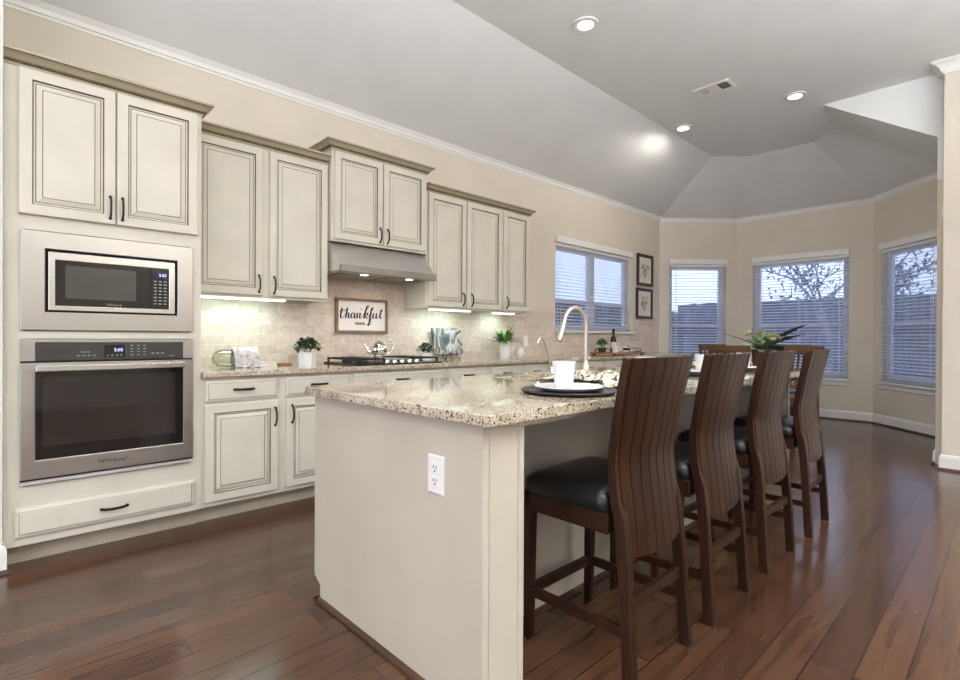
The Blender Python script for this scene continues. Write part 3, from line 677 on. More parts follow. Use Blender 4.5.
h = B(); h.bar([(fx+.068, .168, .972), (fx+.074, .32, .972), (fx+.077, .492, .972), (fx+.074, .66, .972), (fx+.068, .816, .972)], .030, .016, Z)
for yy in (.19, .795): h.box(fx+.028, fx+.062, yy-.012, yy+.012, .962, .982)
h.build('handle', STEEL2, d, .003)
B().text('Whirlpool', .030, Vector((fx+.0305, .481, .462)), Y, Z, X, .0006).build('logo', PANELB, d)
B().box(fx, fx+.022, y0, y1, .398, .414).build('vent_strip', noise_paint('satin_aluminium', (208, 206, 204), .35, .03, 20, metal=.4), t)
for d_, a, c_ in ((.006, .394, .398), (.006, .414, .424), (.01, .999, 1.008)): B().box(fx, fx+d_, y0, y1, a, c_).build('gap', GAP, t)

# cooktop
t = thing('gas_cooktop', (.34, 2.36, .921), 'black gas cooktop with iron grates set in the granite under the hood', 'cooktop')
ky0, ky1, kx0, kx1 = 1.985, 2.80, .07, .60
B().box(kx0, kx1, ky0, ky1, .9215, .934).build('plate', noise_paint('dark_enamel', (38, 36, 36), .2, .1, 5, bstr=0), t, .003)
def grate(a, c_):
    b = B()
    zt = .972
    for q in range(5): x_ = kx0+.04+q*.112; b.box(x_-.006, x_+.006, a, c_, zt-.012, zt)
    for q in range(4): y_ = a+.006+(c_-a-.012)*q/3; b.box(kx0+.034, kx0+.494, y_-.006, y_+.006, zt-.014, zt-.002)
    for x_ in (kx0+.04, kx0+.488):
        for y_ in (a+.008, c_-.008): b.box(x_-.007, x_+.007, y_-.007, y_+.007, .934, zt-.012)
    b.build('grate', BLACK, t, .002)
grate(2.0, 2.255); grate(2.54, 2.785)
gd = B().box(kx0+.04, kx0+.42, 2.268, 2.528, .95, .962); gd.box(kx0+.045, kx0+.06, 2.275, 2.29, .934, .95).box(kx0+.4, kx0+.415, 2.275, 2.29, .934, .95).box(kx0+.045, kx0+.06, 2.505, 2.52, .934, .95).box(kx0+.4, kx0+.415, 2.505, 2.52, .934, .95); gd.build('griddle', STEEL, t, .004)
for x_, y_ in ((.2, 2.13), (.44, 2.13), (.2, 2.66), (.44, 2.66)): B().lathe([(.045, .934), (.045, .945), (.034, .952), (.012, .953)], (x_, y_, 0), 18).build('burner', BLACK, t)
for q in range(5): B().lathe([(.022, .934), (.021, .952), (.017, .958), (.004, .959)], (.565, 2.27+q*.072, 0), 16).build('knob', SILVER, t)
# teapot on the griddle
t = thing('teapot', (.27, 2.385, .9625), 'fluted silver teapot standing on the cooktop', 'teapot')
cx_, cy_, cz = .27, 2.385, .963
flut = lambda a, z: 1+.035*math.cos(10*a)
B().lathe([(.040, 0), (.046, .004), (.046, .012), (.040, .018), (.056, .03), (.068, .052), (.070, .072), (.062, .092), (.048, .106), (.044, .112)], (cx_, cy_, cz), 60, mod=flut).build('pot_body', SILVER, t)
B().lathe([(.046, .112), (.046, .116), (.036, .126), (.014, .136), (.008, .14), (.011, .148), (.009, .156), (.002, .160)], (cx_, cy_, cz), 24).build('lid', SILVER, t)
sd = Vector((-.55, -.83, 0)).normalized()
B().tube(smooth3([Vector((cx_, cy_, cz+.045))+sd*.058, Vector((cx_, cy_, cz+.052))+sd*.085, Vector((cx_, cy_, cz+.085))+sd*.10, Vector((cx_, cy_, cz+.112))+sd*.122]), [.019-.00062*i for i in range(19)], 12).build('spout', SILVER, t)
B().tube(smooth3([Vector((cx_, cy_, cz+.1))-sd*.05, Vector((cx_, cy_, cz+.145))-sd*.075, Vector((cx_, cy_, cz+.14))-sd*.108, Vector((cx_, cy_, cz+.095))-sd*.122, Vector((cx_, cy_, cz+.045))-sd*.10, Vector((cx_, cy_, cz+.035))-sd*.062]), .007, 10).build('handle', SILVER, t)

# ------------------------------------------------------------------ things on the long counter
CT = .9215
# wooden sign
t = thing('framed_sign', (.02, 2.36, 1.172), 'wood framed white sign with a black handwritten word on the tiles above the cooktop', 'sign')
sy0, sy1, sz0, sz1 = 2.112, 2.625, 1.172, 1.472
B().frame(Vector((.0125, sy0, sz0)), Y, Z, X, sy1-sy0, sz1-sz0, .022, 0, .028).build('frame', FRAMEW, t, .002)
B().box(.0125, .024, sy0+.02, sy1-.02, sz0+.02, sz1-.02).build('board', SIGNW, t)
wd = B(); kx_ = (sy1-sy0-.044)/635.0; kz_ = (sz1-sz0-.044)/415.0
def SG(pts, w0=5, w1=20):
    q = [((u-180)*kx_, ((560-(v-(u-180)*.025))-8)*kz_) for u, v in pts]
    wd.ribbon(q, Vector((.024, sy0+.022, sz0+.022)), Y, Z, X, 0, .002, w0*kx_, w1*kx_)
SG([(236, 245), (222, 310), (216, 355), (226, 386), (250, 368), (272, 325)]); SG([(202, 292), (240, 280), (292, 274)], 9, 9)
SG([(304, 240), (292, 310), (278, 386)]); SG([(280, 360), (300, 318), (318, 316), (316, 350), (314, 378), (328, 386), (346, 362)])
SG([(398, 318), (372, 312), (352, 340), (352, 378), (372, 380), (392, 345), (400, 316), (394, 366), (404, 386), (424, 360)])
SG([(432, 314), (430, 350), (424, 386)]); SG([(428, 352), (452, 314), (470, 318), (466, 350), (462, 378), (478, 386), (500, 358)])
SG([(500, 358), (545, 280), (588, 222), (586, 202), (562, 222), (542, 290), (520, 388)], 5, 22); SG([(528, 350), (556, 312), (572, 318), (562, 342), (536, 350), (552, 376), (566, 386), (584, 366)])
SG([(584, 366), (622, 290), (648, 248), (644, 232), (628, 250), (612, 330), (594, 440), (578, 490), (566, 480), (574, 462)], 5, 22); SG([(578, 490), (606, 478), (624, 440), (612, 410), (640, 350)], 4, 7)
SG([(654, 312), (646, 350), (648, 384), (668, 382), (688, 340), (696, 312), (690, 356), (694, 386), (712, 380), (734, 345)])
SG([(734, 345), (766, 290), (776, 262), (764, 262), (750, 310), (742, 362), (752, 388), (782, 356)])
SG([(470, 240), (490, 262), (512, 268)], 4, 6)
for k in range(6): SG([(412+k*22, 436+(k % 2)*6), (408+k*22, 470), (420+k*22, 462), (426+k*22, 480)], 5, 8)
wd.build('lettering', BLACKINK, t)

def bushy(par, c, rad, n, mat, ll=(.025, .045), seed=1, flat=.75):
    rnd = random.Random(seed); b = B()
    for _ in range(n):
        a = rnd.uniform(0, 2*math.pi); ph = math.acos(rnd.uniform(-.15, 1)); d = Vector((math.sin(ph)*math.cos(a), math.sin(ph)*math.sin(a), math.cos(ph)*flat))
        p = Vector(c)+d*rad*rnd.uniform(.45, .9); dd = (d+Vector((rnd.gauss(0, .5), rnd.gauss(0, .5), rnd.gauss(0, .4)))).normalized()
        l_ = rnd.uniform(*ll); b.leaf(p, dd, l_, l_*.75, .2, 3)
    for k in range(7):
        a = k*.9; b.tube([Vector(c)-Vector((0, 0, rad*.75)), Vector(c)+Vector((math.cos(a)*rad*.5, math.sin(a)*rad*.5, rad*.2))], [.003, .0015], 5)
    return b.build('foliage', mat, par)
t = thing('potted_plant', (.24, 1.765, CT), 'low bushy green plant in a square white pot beside the cooktop', 'plant')
b = B(); b.lathe([(.066, 0), (.072, .08), (.076, .098), (.068, .098), (.064, .09), (.004, .088)], (.24, 1.765, CT), 8); b.build('pot', WAFFLE, t)
bushy(t, (.24, 1.765, CT+.132), .098, 230, LEAFD, seed=4)
t = thing('potted_plant', (.17, 2.96, CT), 'small green plant in a pale pot between the cooktop and the canvas picture', 'plant')
B().lathe([(.050, 0), (.058, .05), (.060, .07), (.053, .07), (.05, .06), (.004, .058)], (.17, 2.96, CT), 20).build('pot', WAFFLE, t)
bushy(t, (.17, 2.96, CT+.100), .085, 170, LEAFD, (.02, .036), seed=8)
# glass jar on its side with towel
t = thing('glass_jar', (.22, 1.19, CT), 'pale green glass jar lying on its side beside the wall oven', 'jar')
ax = Matrix.Rotation(R(90), 3, 'X') @ Matrix.Rotation(0, 3, 'Z')
B().lathe([(.006, -.002), (.035, .004), (.055, .03), (.062, .07), (.062, .15), (.045, .17), (.038, .2), (.035, .2), (.042, .168), (.058, .148), (.058, .07), (.05, .034), (.03, .01), (.004, .004)], (.24, 1.095, CT+.063), 28, axis=Matrix.Rotation(R(-90), 3, 'X')).build('jar_glass', GREENG, t)
def drape(name, mat, cx, cy, ang, lx, ly, fn, label, cat, z0, thick=.003, nx=44, ny=30, lift=()):
    b = B(); rs = []
    ca, sa = math.cos(ang), math.sin(ang); top = []; bot = []
    for i in range(nx+1):
        ra = []; rb = []
        for j in range(ny+1):
            s, q = i/nx*2-1, j/ny*2-1; dx, dy, h = fn(s, q)
            x_, y_ = s*lx+dx, q*ly+dy; p = Vector((cx+x_*ca-y_*sa, cy+x_*sa+y_*ca, z0+h))
            for a_, b_, r_, l_ in lift:
                dd = math.hypot(p.x-a_, p.y-b_)
                if dd < r_+.03: p.z = max(p.z, z0+l_*min(1, (r_+.03-dd)/.03)+h*.6)
            ra.append(p+Vector((0, 0, thick))); rb.append(p)
        top.append(ra); bot.append(rb)
    w = ny+1; vs = [p for r in top for p in r]+[p for r in bot for p in r]; k = len(top)*w; fs = []
    for i in range(nx):
        for j in range(ny):
            a = i*w+j; fs.append((a, a+1, a+w+1, a+w)); fs.append((k+a+w, k+a+w+1, k+a+1, k+a))
    for i in range(nx): fs.append((i*w, i*w+w, k+i*w+w, k+i*w)); fs.append((i*w+ny+w, i*w+ny, k+i*w+ny, k+i*w+ny+w))
    for j in range(ny): fs.append((j+1, j, k+j, k+j+1)); fs.append((nx*w+j, nx*w+j+1, k+nx*w+j+1, k+nx*w+j))
    b.add(vs, fs, 0, True); o = b.build(name, mat); tag(o, label, cat); return o
def tw(s, q):
    r = abs(q)*.155; h = max(0.0, (.068**2-min(r, .068)**2))**.5+.068 if r < .068 else max(.001, .068-(r-.068)*3.2)
    h = h*1.0+.004*math.sin(9*s+3*q)+.003*math.sin(15*q+4*s); dx = .01*math.sin(5*q)
    w = q*.155; dy = (w if r < .068 else math.copysign(.068+(r-.068)*.35, q))-q*.13
    return dx, dy, max(.0005, h)
drape('dish_towel', TOWEL, .24, 1.305, R(90), .085, .13, tw, 'grey knitted towel draped over the green glass jar', 'towel', CT)
t = thing('book', (.22, 1.46, CT), 'white closed book lying flat beside the draped towel', 'book')
B().box(.15, .29, 1.399, 1.510, CT+.003, CT+.027).build('pages', PAPER, t); b = B(); b.box(.146, .296, 1.394, 1.514, CT, CT+.003); b.box(.146, .296, 1.394, 1.514, CT+.027, CT+.031); b.box(.146, .149, 1.394, 1.514, CT+.003, CT+.027); b.build('cover', WHITE, t)
t = thing('cutting_board', (.12, 1.59, CT), 'thin tan cutting board lying flat beyond the white book', 'board')
B().box(.05, .20, 1.52, 1.665, CT, CT+.014).build('plank', BOARDW, t, .004)
# canvas on wire easel
t = thing('canvas_picture', (.09, 3.30, CT), 'grey and rose abstract canvas leaning on a wire stand', 'picture')
tl = R(10); V2 = Z*math.cos(tl)-X*math.sin(tl); N2 = X*math.cos(tl)+Z*math.sin(tl); oc = Vector((.105, 3.115, CT+.052))
B().obox(oc, Y, V2, N2, 0, .37, 0, .26, -.012, .006).build('canvas', CANVAS, t)
t = thing('wire_easel', (.1, 3.29, CT), 'small black scrolled wire easel holding the canvas', 'easel')
b = B(); b.tube([oc+Y*.05-V2*.006+N2*.012, oc+Y*.31-V2*.006+N2*.012], .004, 6)
for s in (.09, .18, .27):
    p = oc+Y*s-V2*.006
    b.tube(smooth3([p+N2*.03+V2*.02, p+N2*.034-V2*.004, p+N2*.012, Vector((p.x+.03, p.y, CT+.022)), Vector((p.x+.055, p.y, CT+.006)), Vector((p.x+.075, p.y, CT+.014))]), .0035, 6)
b.tube([oc+Y*.18-V2*.006+N2*.010, oc+Y*.18-V2*.006-N2*.016, Vector((.055, oc.y+.18, CT+.003))], .0035, 6)
b.build('stand', BLACK, None) if False else b.build('wire_stand', BLACK, t)
# pitcher with spider plant and round vase
t = thing('white_pitcher', (.2, 4.0, CT), 'tall white pitcher filled with long green leaves on the far end of the tiled counter', 'pitcher')
pc = Vector((.2, 4.0, CT))
B().lathe([(.052, 0), (.056, .01), (.054, .10), (.057, .17), (.060, .178), (.055, .178), (.05, .16), (.004, .15)], pc, 28).build('pitcher_body', WAFFLE, t)
hd = Vector((.69, .72, 0))
B().tube(smooth3([pc+hd*.054+Z*.155, pc+hd*.085+Z*.16, pc+hd*.098+Z*.12, pc+hd*.085+Z*.085, pc+hd*.054+Z*.075]), .007, 10).build('handle', WHITE, t)
b = B(); rnd = random.Random(5)
for k in range(100):
    a = rnd.uniform(0, 2*math.pi); e = rnd.uniform(.25, 1.4); d = Vector((math.cos(a)*math.cos(e), math.sin(a)*math.cos(e), math.sin(e)))
    if d.x < -.6: d.x = -.3
    b.leaf(pc+Vector((math.cos(a)*.02, math.sin(a)*.02, .155)), d, rnd.uniform(.16, .26), .022, rnd.uniform(.1, .5), 5)
b.build('leaves', LEAFB, t)
tag(B().lathe([(.028, 0), (.045, .02), (.054, .05), (.050, .08), (.034, .10), (.030, .112), (.026, .112), (.03, .1), (.045, .08), (.004, .01)], (.28, 4.15, CT), 24).build('vase', WHITE), 'small round white vase beside the leafy pitcher', 'vase')
# wall outlet on the tiles
def outlet(label, O, U, Nn, w=.075, h=.118):
    t = thing('outlet', tuple(O), label, 'outlet')
    B().panel(O-U*(w/2)-Z*(h/2), U, Z, Nn, w, h, [(0, 0, 0), (0, .004, 0), (.004, .007, 0)]).build('cover_plate', WHITEP, t)
    for dz in (.021, -.021):
        sk = B().obox(O+Z*dz, U, Z, Nn, -.017, .017, -.0165, .0165, .006, .0085).build('socket', WHITEP, t, .003)
        B().obox(O+Z*dz, U, Z, Nn, -.0085, -.0055, -.001, .008, .0084, .009).obox(O+Z*dz, U, Z, Nn, .0055, .0085, -.001, .008, .0084, .009).obox(O+Z*dz, U, Z, Nn, -.003, .003, -.0115, -.006, .0084, .009).build('slots', BLACKINK, sk)
outlet('white wall outlet in the tiles beyond the leafy pitcher', Vector((.0125, 4.55, 1.10)), Y, X)

# serving board with bottle and mugs near the sink window
t = thing('serving_board', (.30, 6.12, CT), 'brown wooden serving board with metal handles under the sink window', 'tray')
B().box(.10, .48, 5.72, 6.52, CT+.012, CT+.034).build('plank', BOARDW, t, .004)
b = B()
for x_ in (.14, .44):
    for y_ in (5.77, 6.47): b.box(x_-.015, x_+.015, y_-.015, y_+.015, CT, CT+.012)
b.build('foot', BLACK, t)
for y_ in (5.74, 6.50): B().tube(smooth3([(.18, y_, CT+.034), (.18, y_, CT+.075), (.29, y_, CT+.085), (.40, y_, CT+.075), (.40, y_, CT+.034)]), .005, 8).build('handle', BLACK, t)
TB = CT+.0345
t = thing('potted_plant', (.24, 5.80, TB), 'feathery green herb in a dark pot on the serving board', 'plant')
B().lathe([(.045, 0), (.05, .05), (.052, .06), (.047, .06), (.004, .05)], (.24, 5.80, TB), 20).build('pot', PANELB, t)
bushy(t, (.24, 5.80, TB+.115), .07, 140, LEAFS, (.03, .05), seed=12)
t = thing('wine_bottle', (.31, 5.96, TB), 'dark wine bottle standing on the serving board', 'bottle')
B().lathe([(.03, 0), (.038, .004), (.038, .15), (.032, .19), (.016, .22), (.0145, .29), (.016, .293), (.016, .305), (.002, .306)], (.31, 5.96, TB), 24).build('bottle_glass', BOTTLEG, t)
B().lathe([(.0386, .05), (.0386, .135)], (.31, 5.96, TB), 24, cap=False).build('paper_label', PAPER, t)
B().lathe([(.0155, .245), (.0168, .247), (.0172, .306), (.003, .308)], (.31, 5.96, TB), 20).build('foil', BLACK, t)
def mug(loc, r, h, mat, label, band=None, handle=True):
    t = thing('mug', loc, label, 'mug'); b = B(); p = Vector(loc)
    b.lathe([(r*.9, 0), (r, .006), (r, h), (r*.93, h), (r*.9, .012), (.004, .01)], p, 24); b.build('mug_body', mat, t)
    if handle: B().tube(smooth3([p+Vector((r*.68, r*.70, h*.8)), p+Vector((r*1.2, r*1.25, h*.75)), p+Vector((r*1.2, r*1.25, h*.35)), p+Vector((r*.68, r*.70, h*.22))]), .005, 8).build('handle', mat, t)
    if band: B().lathe([(r*1.01, h*.3), (r*1.01, h*.75)], p, 24, cap=False).build('dark_band', band, t)
mug((.40, 5.86, TB), .042, .085, WHITE, 'white mug with dark marks in front of the wine bottle', None)
mug((.34, 6.22, TB), .038, .075, WHITE, 'white mug with a broad black band on the serving board', BLACKINK)
t = thing('sugar_bowl', (.30, 6.34, TB), 'round black lidded bowl between the mugs and the copper dish', 'bowl')
B().lathe([(.025, 0), (.04, .02), (.042, .045), (.034, .06), (.004, .06)], (.30, 6.34, TB), 20).build('bowl_body', BLACK, t); B().lathe([(.034, .06), (.03, .07), (.008, .08), (.009, .09), (.002, .093)], (.30, 6.34, TB), 16).build('lid', BLACK, t)
tag(B().lathe([(.02, 0), (.035, .004), (.05, .016), (.048, .018), (.034, .008), (.004, .006)], (.435, 6.38, TB), 24).build('copper_dish', COPPER), 'shallow copper dish at the end of the serving board', 'dish')

# framed prints
def frame_pic(label, y0, y1, z0, z1, seed):
    rnd = random.Random(seed); t = thing('framed_print', (.01, (y0+y1)/2, z0), label, 'picture', 'two framed botanical prints')
    B().frame(Vector((.001, y0, z0)), Y, Z, X, y1-y0, z1-z0, .042, 0, .03).build('frame', DKFRAME, t, .003)
    B().box(.001, .012, y0+.04, y1-.04, z0+.04, z1-.04).build('paper', PAPER, t)
    b = B(); cy = (y1-y0)/2; o = Vector((.012, y0, z0))
    for k in range(9):
        a = R(60+k*8+rnd.uniform(-10, 10)); l_ = rnd.uniform(.1, .22)
        pts = [(cy, .12), (cy+math.cos(a)*l_*.5+rnd.uniform(-.01, .01), .12+math.sin(a)*l_*.5), (cy+math.cos(a)*l_, .12+math.sin(a)*l_)]
        b.ribbon(pts, o, Y, Z, X, 0, .0012, .005, .006)
        for q in range(4):
            e = pts[2]; b.ribbon([(e[0], e[1]), (e[0]+rnd.uniform(-.03, .03), e[1]+rnd.uniform(-.02, .03))], o, Y, Z, X, 0, .0012, .012, .014)
    b.build('plant_drawing', INK, t)
frame_pic('dark framed botanical print, the upper of two on the wall beside the sink window', 7.085, 7.56, 1.95, 2.432, 1)
frame_pic('dark framed botanical print, the lower of two on the wall beside the sink window', 7.065, 7.55, 1.443, 1.91, 2)

# ------------------------------------------------------------------ island
IX0, IX1, IY0, IY1 = 1.875, 2.996, .986, 3.957
t = thing('kitchen_island', (2.25, 2.45, 0), 'large beige kitchen island with a knee recess for the stools', 'island')
px0, px1, kx = 1.885, 2.937, 2.636
b = B()
b.box(px0+.02, kx, 1.055, 3.88, .1, .60); b.box(px0+.02, 2.0, 1.055, 3.88, .60, .885); b.box(2.50, kx, 1.055, 3.88, .60, .885); b.box(2.0, 2.50, 1.055, 1.88, .60, .885); b.box(2.0, 2.50, 2.86, 3.88, .60, .885)
b.box(px0+.075, kx, 1.055, 3.88, .012, .1)
b.build('body', ISLE, t)
e = B(); e.add([(px0, 1.030, .1), (px0+.052, 1.030, .1 - .028), (px0+.052, 1.030, .0), (px1, 1.030, 0), (px1, 1.030, .885), (px0, 1.030, .885), (px0, 1.055, .1), (px0+.052, 1.055, .072), (px0+.052, 1.055, 0), (px1, 1.055, 0), (px1, 1.055, .885), (px0, 1.055, .885)],
    [(0, 1, 2, 3, 4, 5), (11, 10, 9, 8, 7, 6)]+[(i, (i+1) % 6, 6+(i+1) % 6, 6+i) for i in range(6)])
e.build('end_panel', ISLE, t)
for a, c_ in ((1.056, 1.198), (3.855, 3.88)):
    w = B().box(kx, px1, a, c_, 0, .885); w.box(px1, px1+.012, a+.0 if a < 2 else a, c_, 0, .885) if False else None
    w.box(px1, px1+.010, (c_-.022) if a < 2 else a, c_ if a < 2 else a+.012, 0, .885); w.box(px1, px1+.004, a, c_, 0, .885)
    w.build('side_post', ISLE, t)
B().box(kx, px1, 1.2, 3.85, .86, .885).build('support_rail', ISLE, t)
e2 = B().box(px0, px1, 3.88, 3.905, 0, .885).build('end_panel', ISLE, t)
SHP = [(0, 0), (.016, 0), (.015, .01), (.009, .018), (0, .02)]
B().sweep([(kx, 3.853), (kx, 1.198), ][::-1], [(-o, z) for o, z in SHP], 0).build('shoe_moulding', SHOE, t)
B().sweep([(px1, 1.03), (px0+.052, 1.03)], SHP, 0).sweep([(px0+.036, 1.014), (px0+.036, 1.06)], SHP, 0).build('shoe_moulding', SHOE, t)
# granite top with sink cut-out
sx0, sx1, s_y0, s_y1 = 2.03, 2.47, 1.95, 2.80
top = B()
g = lambda a, b_, c_, d_: top.box(a, b_, c_, d_, .886, .921)
vs = []
def ringv(x0, x1, y0, y1, z): return [(x0, y0, z), (x1, y0, z), (x1, y1, z), (x0, y1, z)]
top.add(ringv(IX0, IX1, IY0, IY1, .886)+ringv(IX0, IX1, IY0, IY1, .921)+ringv(sx0, sx1, s_y0, s_y1, .886)+ringv(sx0, sx1, s_y0, s_y1, .921),
    [(i, (i+1) % 4, 4+(i+1) % 4, 4+i) for i in range(4)]+[(8+(i+1) % 4, 8+i, 12+i, 12+(i+1) % 4) for i in range(4)]+[(4+i, 4+(i+1) % 4, 12+(i+1) % 4, 12+i) for i in range(4)]+[((i+1) % 4, i, 8+i, 8+(i+1) % 4) for i in range(4)])
tag(top.build('countertop', GRAN, bevel=.004), 'speckled granite slab on the island with a sink cut-out', 'countertop')
t = thing('kitchen_sink', (2.25, 2.375, .68), 'stainless undermount sink set into the island granite', 'sink')
b = B(); b.add(ringv(sx0-.012, sx1+.012, s_y0-.012, s_y1+.012, .8855)+ringv(sx0+.004, sx1-.004, s_y0+.004, s_y1-.004, .8855)+ringv(sx0+.012, sx1-.012, s_y0+.012, s_y1-.012, .70), [(i, (i+1) % 4, 4+(i+1) % 4, 4+i) for i in range(4)]+[(4+i, 4+(i+1) % 4, 8+(i+1) % 4, 8+i) for i in range(4)]+[(8, 9, 10, 11)])
b.add(ringv(sx0-.012, sx1+.012, s_y0-.012, s_y1+.012, .8845)+ringv(sx0+.006, sx1-.006, s_y0+.006, s_y1-.006, .69), [(4+i, 4+(i+1) % 4, (i+1) % 4, i) for i in range(4)]+[(7, 6, 5, 4)])
b.build('basin', STEEL, t); B().lathe([(.045, .7005), (.045, .703), (.03, .703), (.02, .7008)], (2.25, 2.375, 0), 20).build('drain', STEEL2, t)
# main faucet
IT = .9215
fb = Vector((1.955, 2.955, IT))
t = thing('faucet', tuple(fb), 'tall brushed nickel gooseneck faucet on the island', 'faucet')
B().lathe([(.034, 0), (.034, .006), (.030, .016), (.026, .03), (.021, .045), (.019, .06)], fb, 24).build('base', NICKEL, t)
dv = Vector((-.03, -.245, 0)); h0 = .30
pts = [fb+Z*.05, fb+Z*.2, fb+Z*h0]
for i in range(1, 11):
    a = math.pi*i/11*1.03; pts.append(fb+dv*((1-math.cos(a))/2*.86)+Z*(h0+.118*math.sin(a)))
B().tube(pts, [.0165]*3+[.0160]*10, 16).build('neck', NICKEL, t)
e_ = pts[-1]; dn = (pts[-1]-pts[-2]).normalized()
B().tube([e_, e_+dn*.03, e_+dn*.035, e_+dn*.125, e_+dn*.135], [.0165, .017, .0185, .024, .021], 16).build('spray_head', NICKEL, t)
B().tube([fb+Vector((-.01, .02, .05)), fb+Vector((-.02, .045, .06)), fb+Vector((-.03, .10, .085))], [.012, .009, .006], 10).build('lever', NICKEL, t)
fb2 = Vector((1.95, 2.83, IT))
t = thing('soap_dispenser', tuple(fb2), 'short nickel soap dispenser beside the gooseneck faucet', 'dispenser')
B().lathe([(.02, 0), (.02, .006), (.012, .012), (.012, .07), (.014, .072), (.014, .085), (.003, .087)], fb2, 16).build('pump', NICKEL, t); B().tube([fb2+Z*.078, fb2+Vector((.045, -.03, .078)), fb2+Vector((.05, -.033, .068))], .006, 8).build('spout', NICKEL, t)
fb3 = Vector((1.945, 2.60, IT))
t = thing('water_filter_tap', tuple(fb3), 'slim curved silver filtered-water tap on the island behind the mug', 'tap')
B().lathe([(.016, 0), (.016, .004), (.010, .012), (.009, .03)], fb3, 16).build('base', SILVER, t)
B().tube(smooth3([fb3+Z*.02, fb3+Vector((0.0, -.03, .10)), fb3+Vector((.0, -.075, .19)), fb3+Vector((.0, -.10, .218)), fb3+Vector((.0, -.125, .21)), fb3+Vector((.0, -.14, .18))]), .0058, 10).build('spout', NICKEL, t)
outlet('white duplex outlet on the end panel of the island', Vector((2.728, 1.0297, .700)), X, -Y, .080, .122)

# ------------------------------------------------------------------ bar stools
def make_stool(label):
    t = thing('bar_stool', (0, 0, 0), label, 'bar stool', 'bar stools along the island')
    hw = .212                                             # half width
    prof = [(.196, .425), (.188, .50), (.175, .60), (.164, .70), (.164, .745), (.172, .795), (.200, .94), (.229, 1.072)]
    wz = lambda z_: .90+.115*min(1, max(0, (z_-.72)/.30))
    bulge = lambda y: .018*(1-(y/hw)**2)
    # backrest of seven staves
    ns = 7
    P = smooth3([(x_, 0, z_) for x_, z_ in prof], 3)
    for k in range(ns):
        b = B(); ya = -hw+2*hw*k/ns+.0022; yb = -hw+2*hw*(k+1)/ns-.0022; rs = []
        for p in P:
            dip = .0
            zz = lambda y, z_: z_-.018*(1-(y/hw)**2)*max(0, 1-(z_-.425)/.06) if z_ < .485 else z_
            w_ = wz(p.z); rs.append([Vector((p.x+bulge(ya)-.020, ya*w_, zz(ya, p.z))), Vector((p.x+bulge(yb)-.020, yb*w_, zz(yb, p.z))), Vector((p.x+bulge(yb), yb*w_, zz(yb, p.z))), Vector((p.x+bulge(ya), ya*w_, zz(ya, p.z)))])
        b.rings(rs, smooth=False)
        b.build('back_stave', WALNUT, t, local=True)
    b = B(); rs = []
    for p in P[:-1]:
        row = []
        for q in range(9): y_ = -hw+.006+(2*hw-.012)*q/8; row.append(Vector((p.x+bulge(y_)-.0165, y_*wz(p.z), p.z+.004)))
        for q in range(8, -1, -1): y_ = -hw+.006+(2*hw-.012)*q/8; row.append(Vector((p.x+bulge(y_)-.006, y_*wz(p.z), p.z+.004)))
        rs.append(row)
    b.rings(rs, smooth=False); b.build('back_core', WALNUTG, t, local=True)
    # rear legs run up the sides of the back as posts
    for s in (-1, 1):
        pts = smooth3([(.212, s*.196, 0), (.199, s*.192, .22), (.184, s*.188, .42), (.170, s*.187, .54)]+[(x_-.020, s*(.2085*wz(z_)), z_) for x_, z_ in prof[2:]], 3)
        n_ = len(pts)
        B().bar(pts, [.034]*n_, [.040 if i < 10 else .036-.010*(i-10)/(n_-10) for i in range(n_)], Y).build('rear_leg', WALNUT, t, .003, local=True)
        pf = [(-.215, s*.195, 0), (-.212, s*.197, .25), (-.208, s*.198, .515)]
        B().bar(pf, [.030, .034, .038], [.030, .034, .038], Y).build('front_leg', WALNUT, t, .003, local=True)
        B().bar([(-.200, s*.196, .182), (.190, s*.192, .182)], .022, .034, Y).build('side_stretcher', WALNUT, t, .002, local=True)
    B().bar([(-.213, -.18, .182), (-.213, .18, .182)], .024, .036, X).build('footrest', WALNUT, t, .002, local=True)
    B().bar([(.192, -.182, .272), (.192, .182, .272)], .022, .036, X).build('rear_stretcher', WALNUT, t, .002, local=True)
    ap = B(); ap.box(-.228, -.206, -.215, .215, .49, .556); ap.box(.110, .13, -.192, .192, .49, .556)
    for s in (-1, 1): ap.box(-.206, .135, s*.204-.011, s*.204+.011, .49, .556)
    ap.build('seat_frame', WALNUT, t, .003, local=True)
    # leather seat
    b = B(); rs = []
    x0, x1, yy = -.232, .132, .219
    def rr(x0, x1, yy, r, z_, dome=0):
        out = []
        for cx, cy, a0 in ((x1-r, yy-r, 0), (x0+r, yy-r, 90), (x0+r, -yy+r, 180), (x1-r, -yy+r, 270)):
            for k in range(6): a = R(a0+k*18); out.append(Vector((cx+r*math.cos(a), cy+r*math.sin(a), z_)))
        return out
    rs = [rr(x0+.006, x1-.006, yy-.006, .03, .5565), rr(x0, x1, yy, .035, .566), rr(x0-.003, x1, yy+.003, .036, .592), rr(x0+.004, x1-.006, yy-.004, .036, .614), rr(x0+.022, x1-.024, yy-.024, .04, .630), rr(x0+.06, x1-.06, yy-.07, .05, .640), rr(x0+.12, x1-.12, yy-.14, .05, .644)]
    b.rings(rs); b.build('leather_seat', LEATHER, t, local=True)
    return t
SL = ['dark walnut bar stool with black leather seat nearest the outlet end of the island', 'second dark walnut bar stool from the outlet end of the island', 'third dark walnut bar stool from the outlet end of the island', 'last dark walnut bar stool, furthest from the outlet end of the island']
st = make_stool(SL[0]); spots = [(2.940, 1.680), (2.945, 2.265), (2.945, 2.932), (2.958, 3.612)]
for i, (x_, y_) in enumerate(spots):
    if i: dup(st, (x_, y_, 0), R((0, 1, -1, 1)[i]), SL[i])
st.location = (*spots[0], 0)

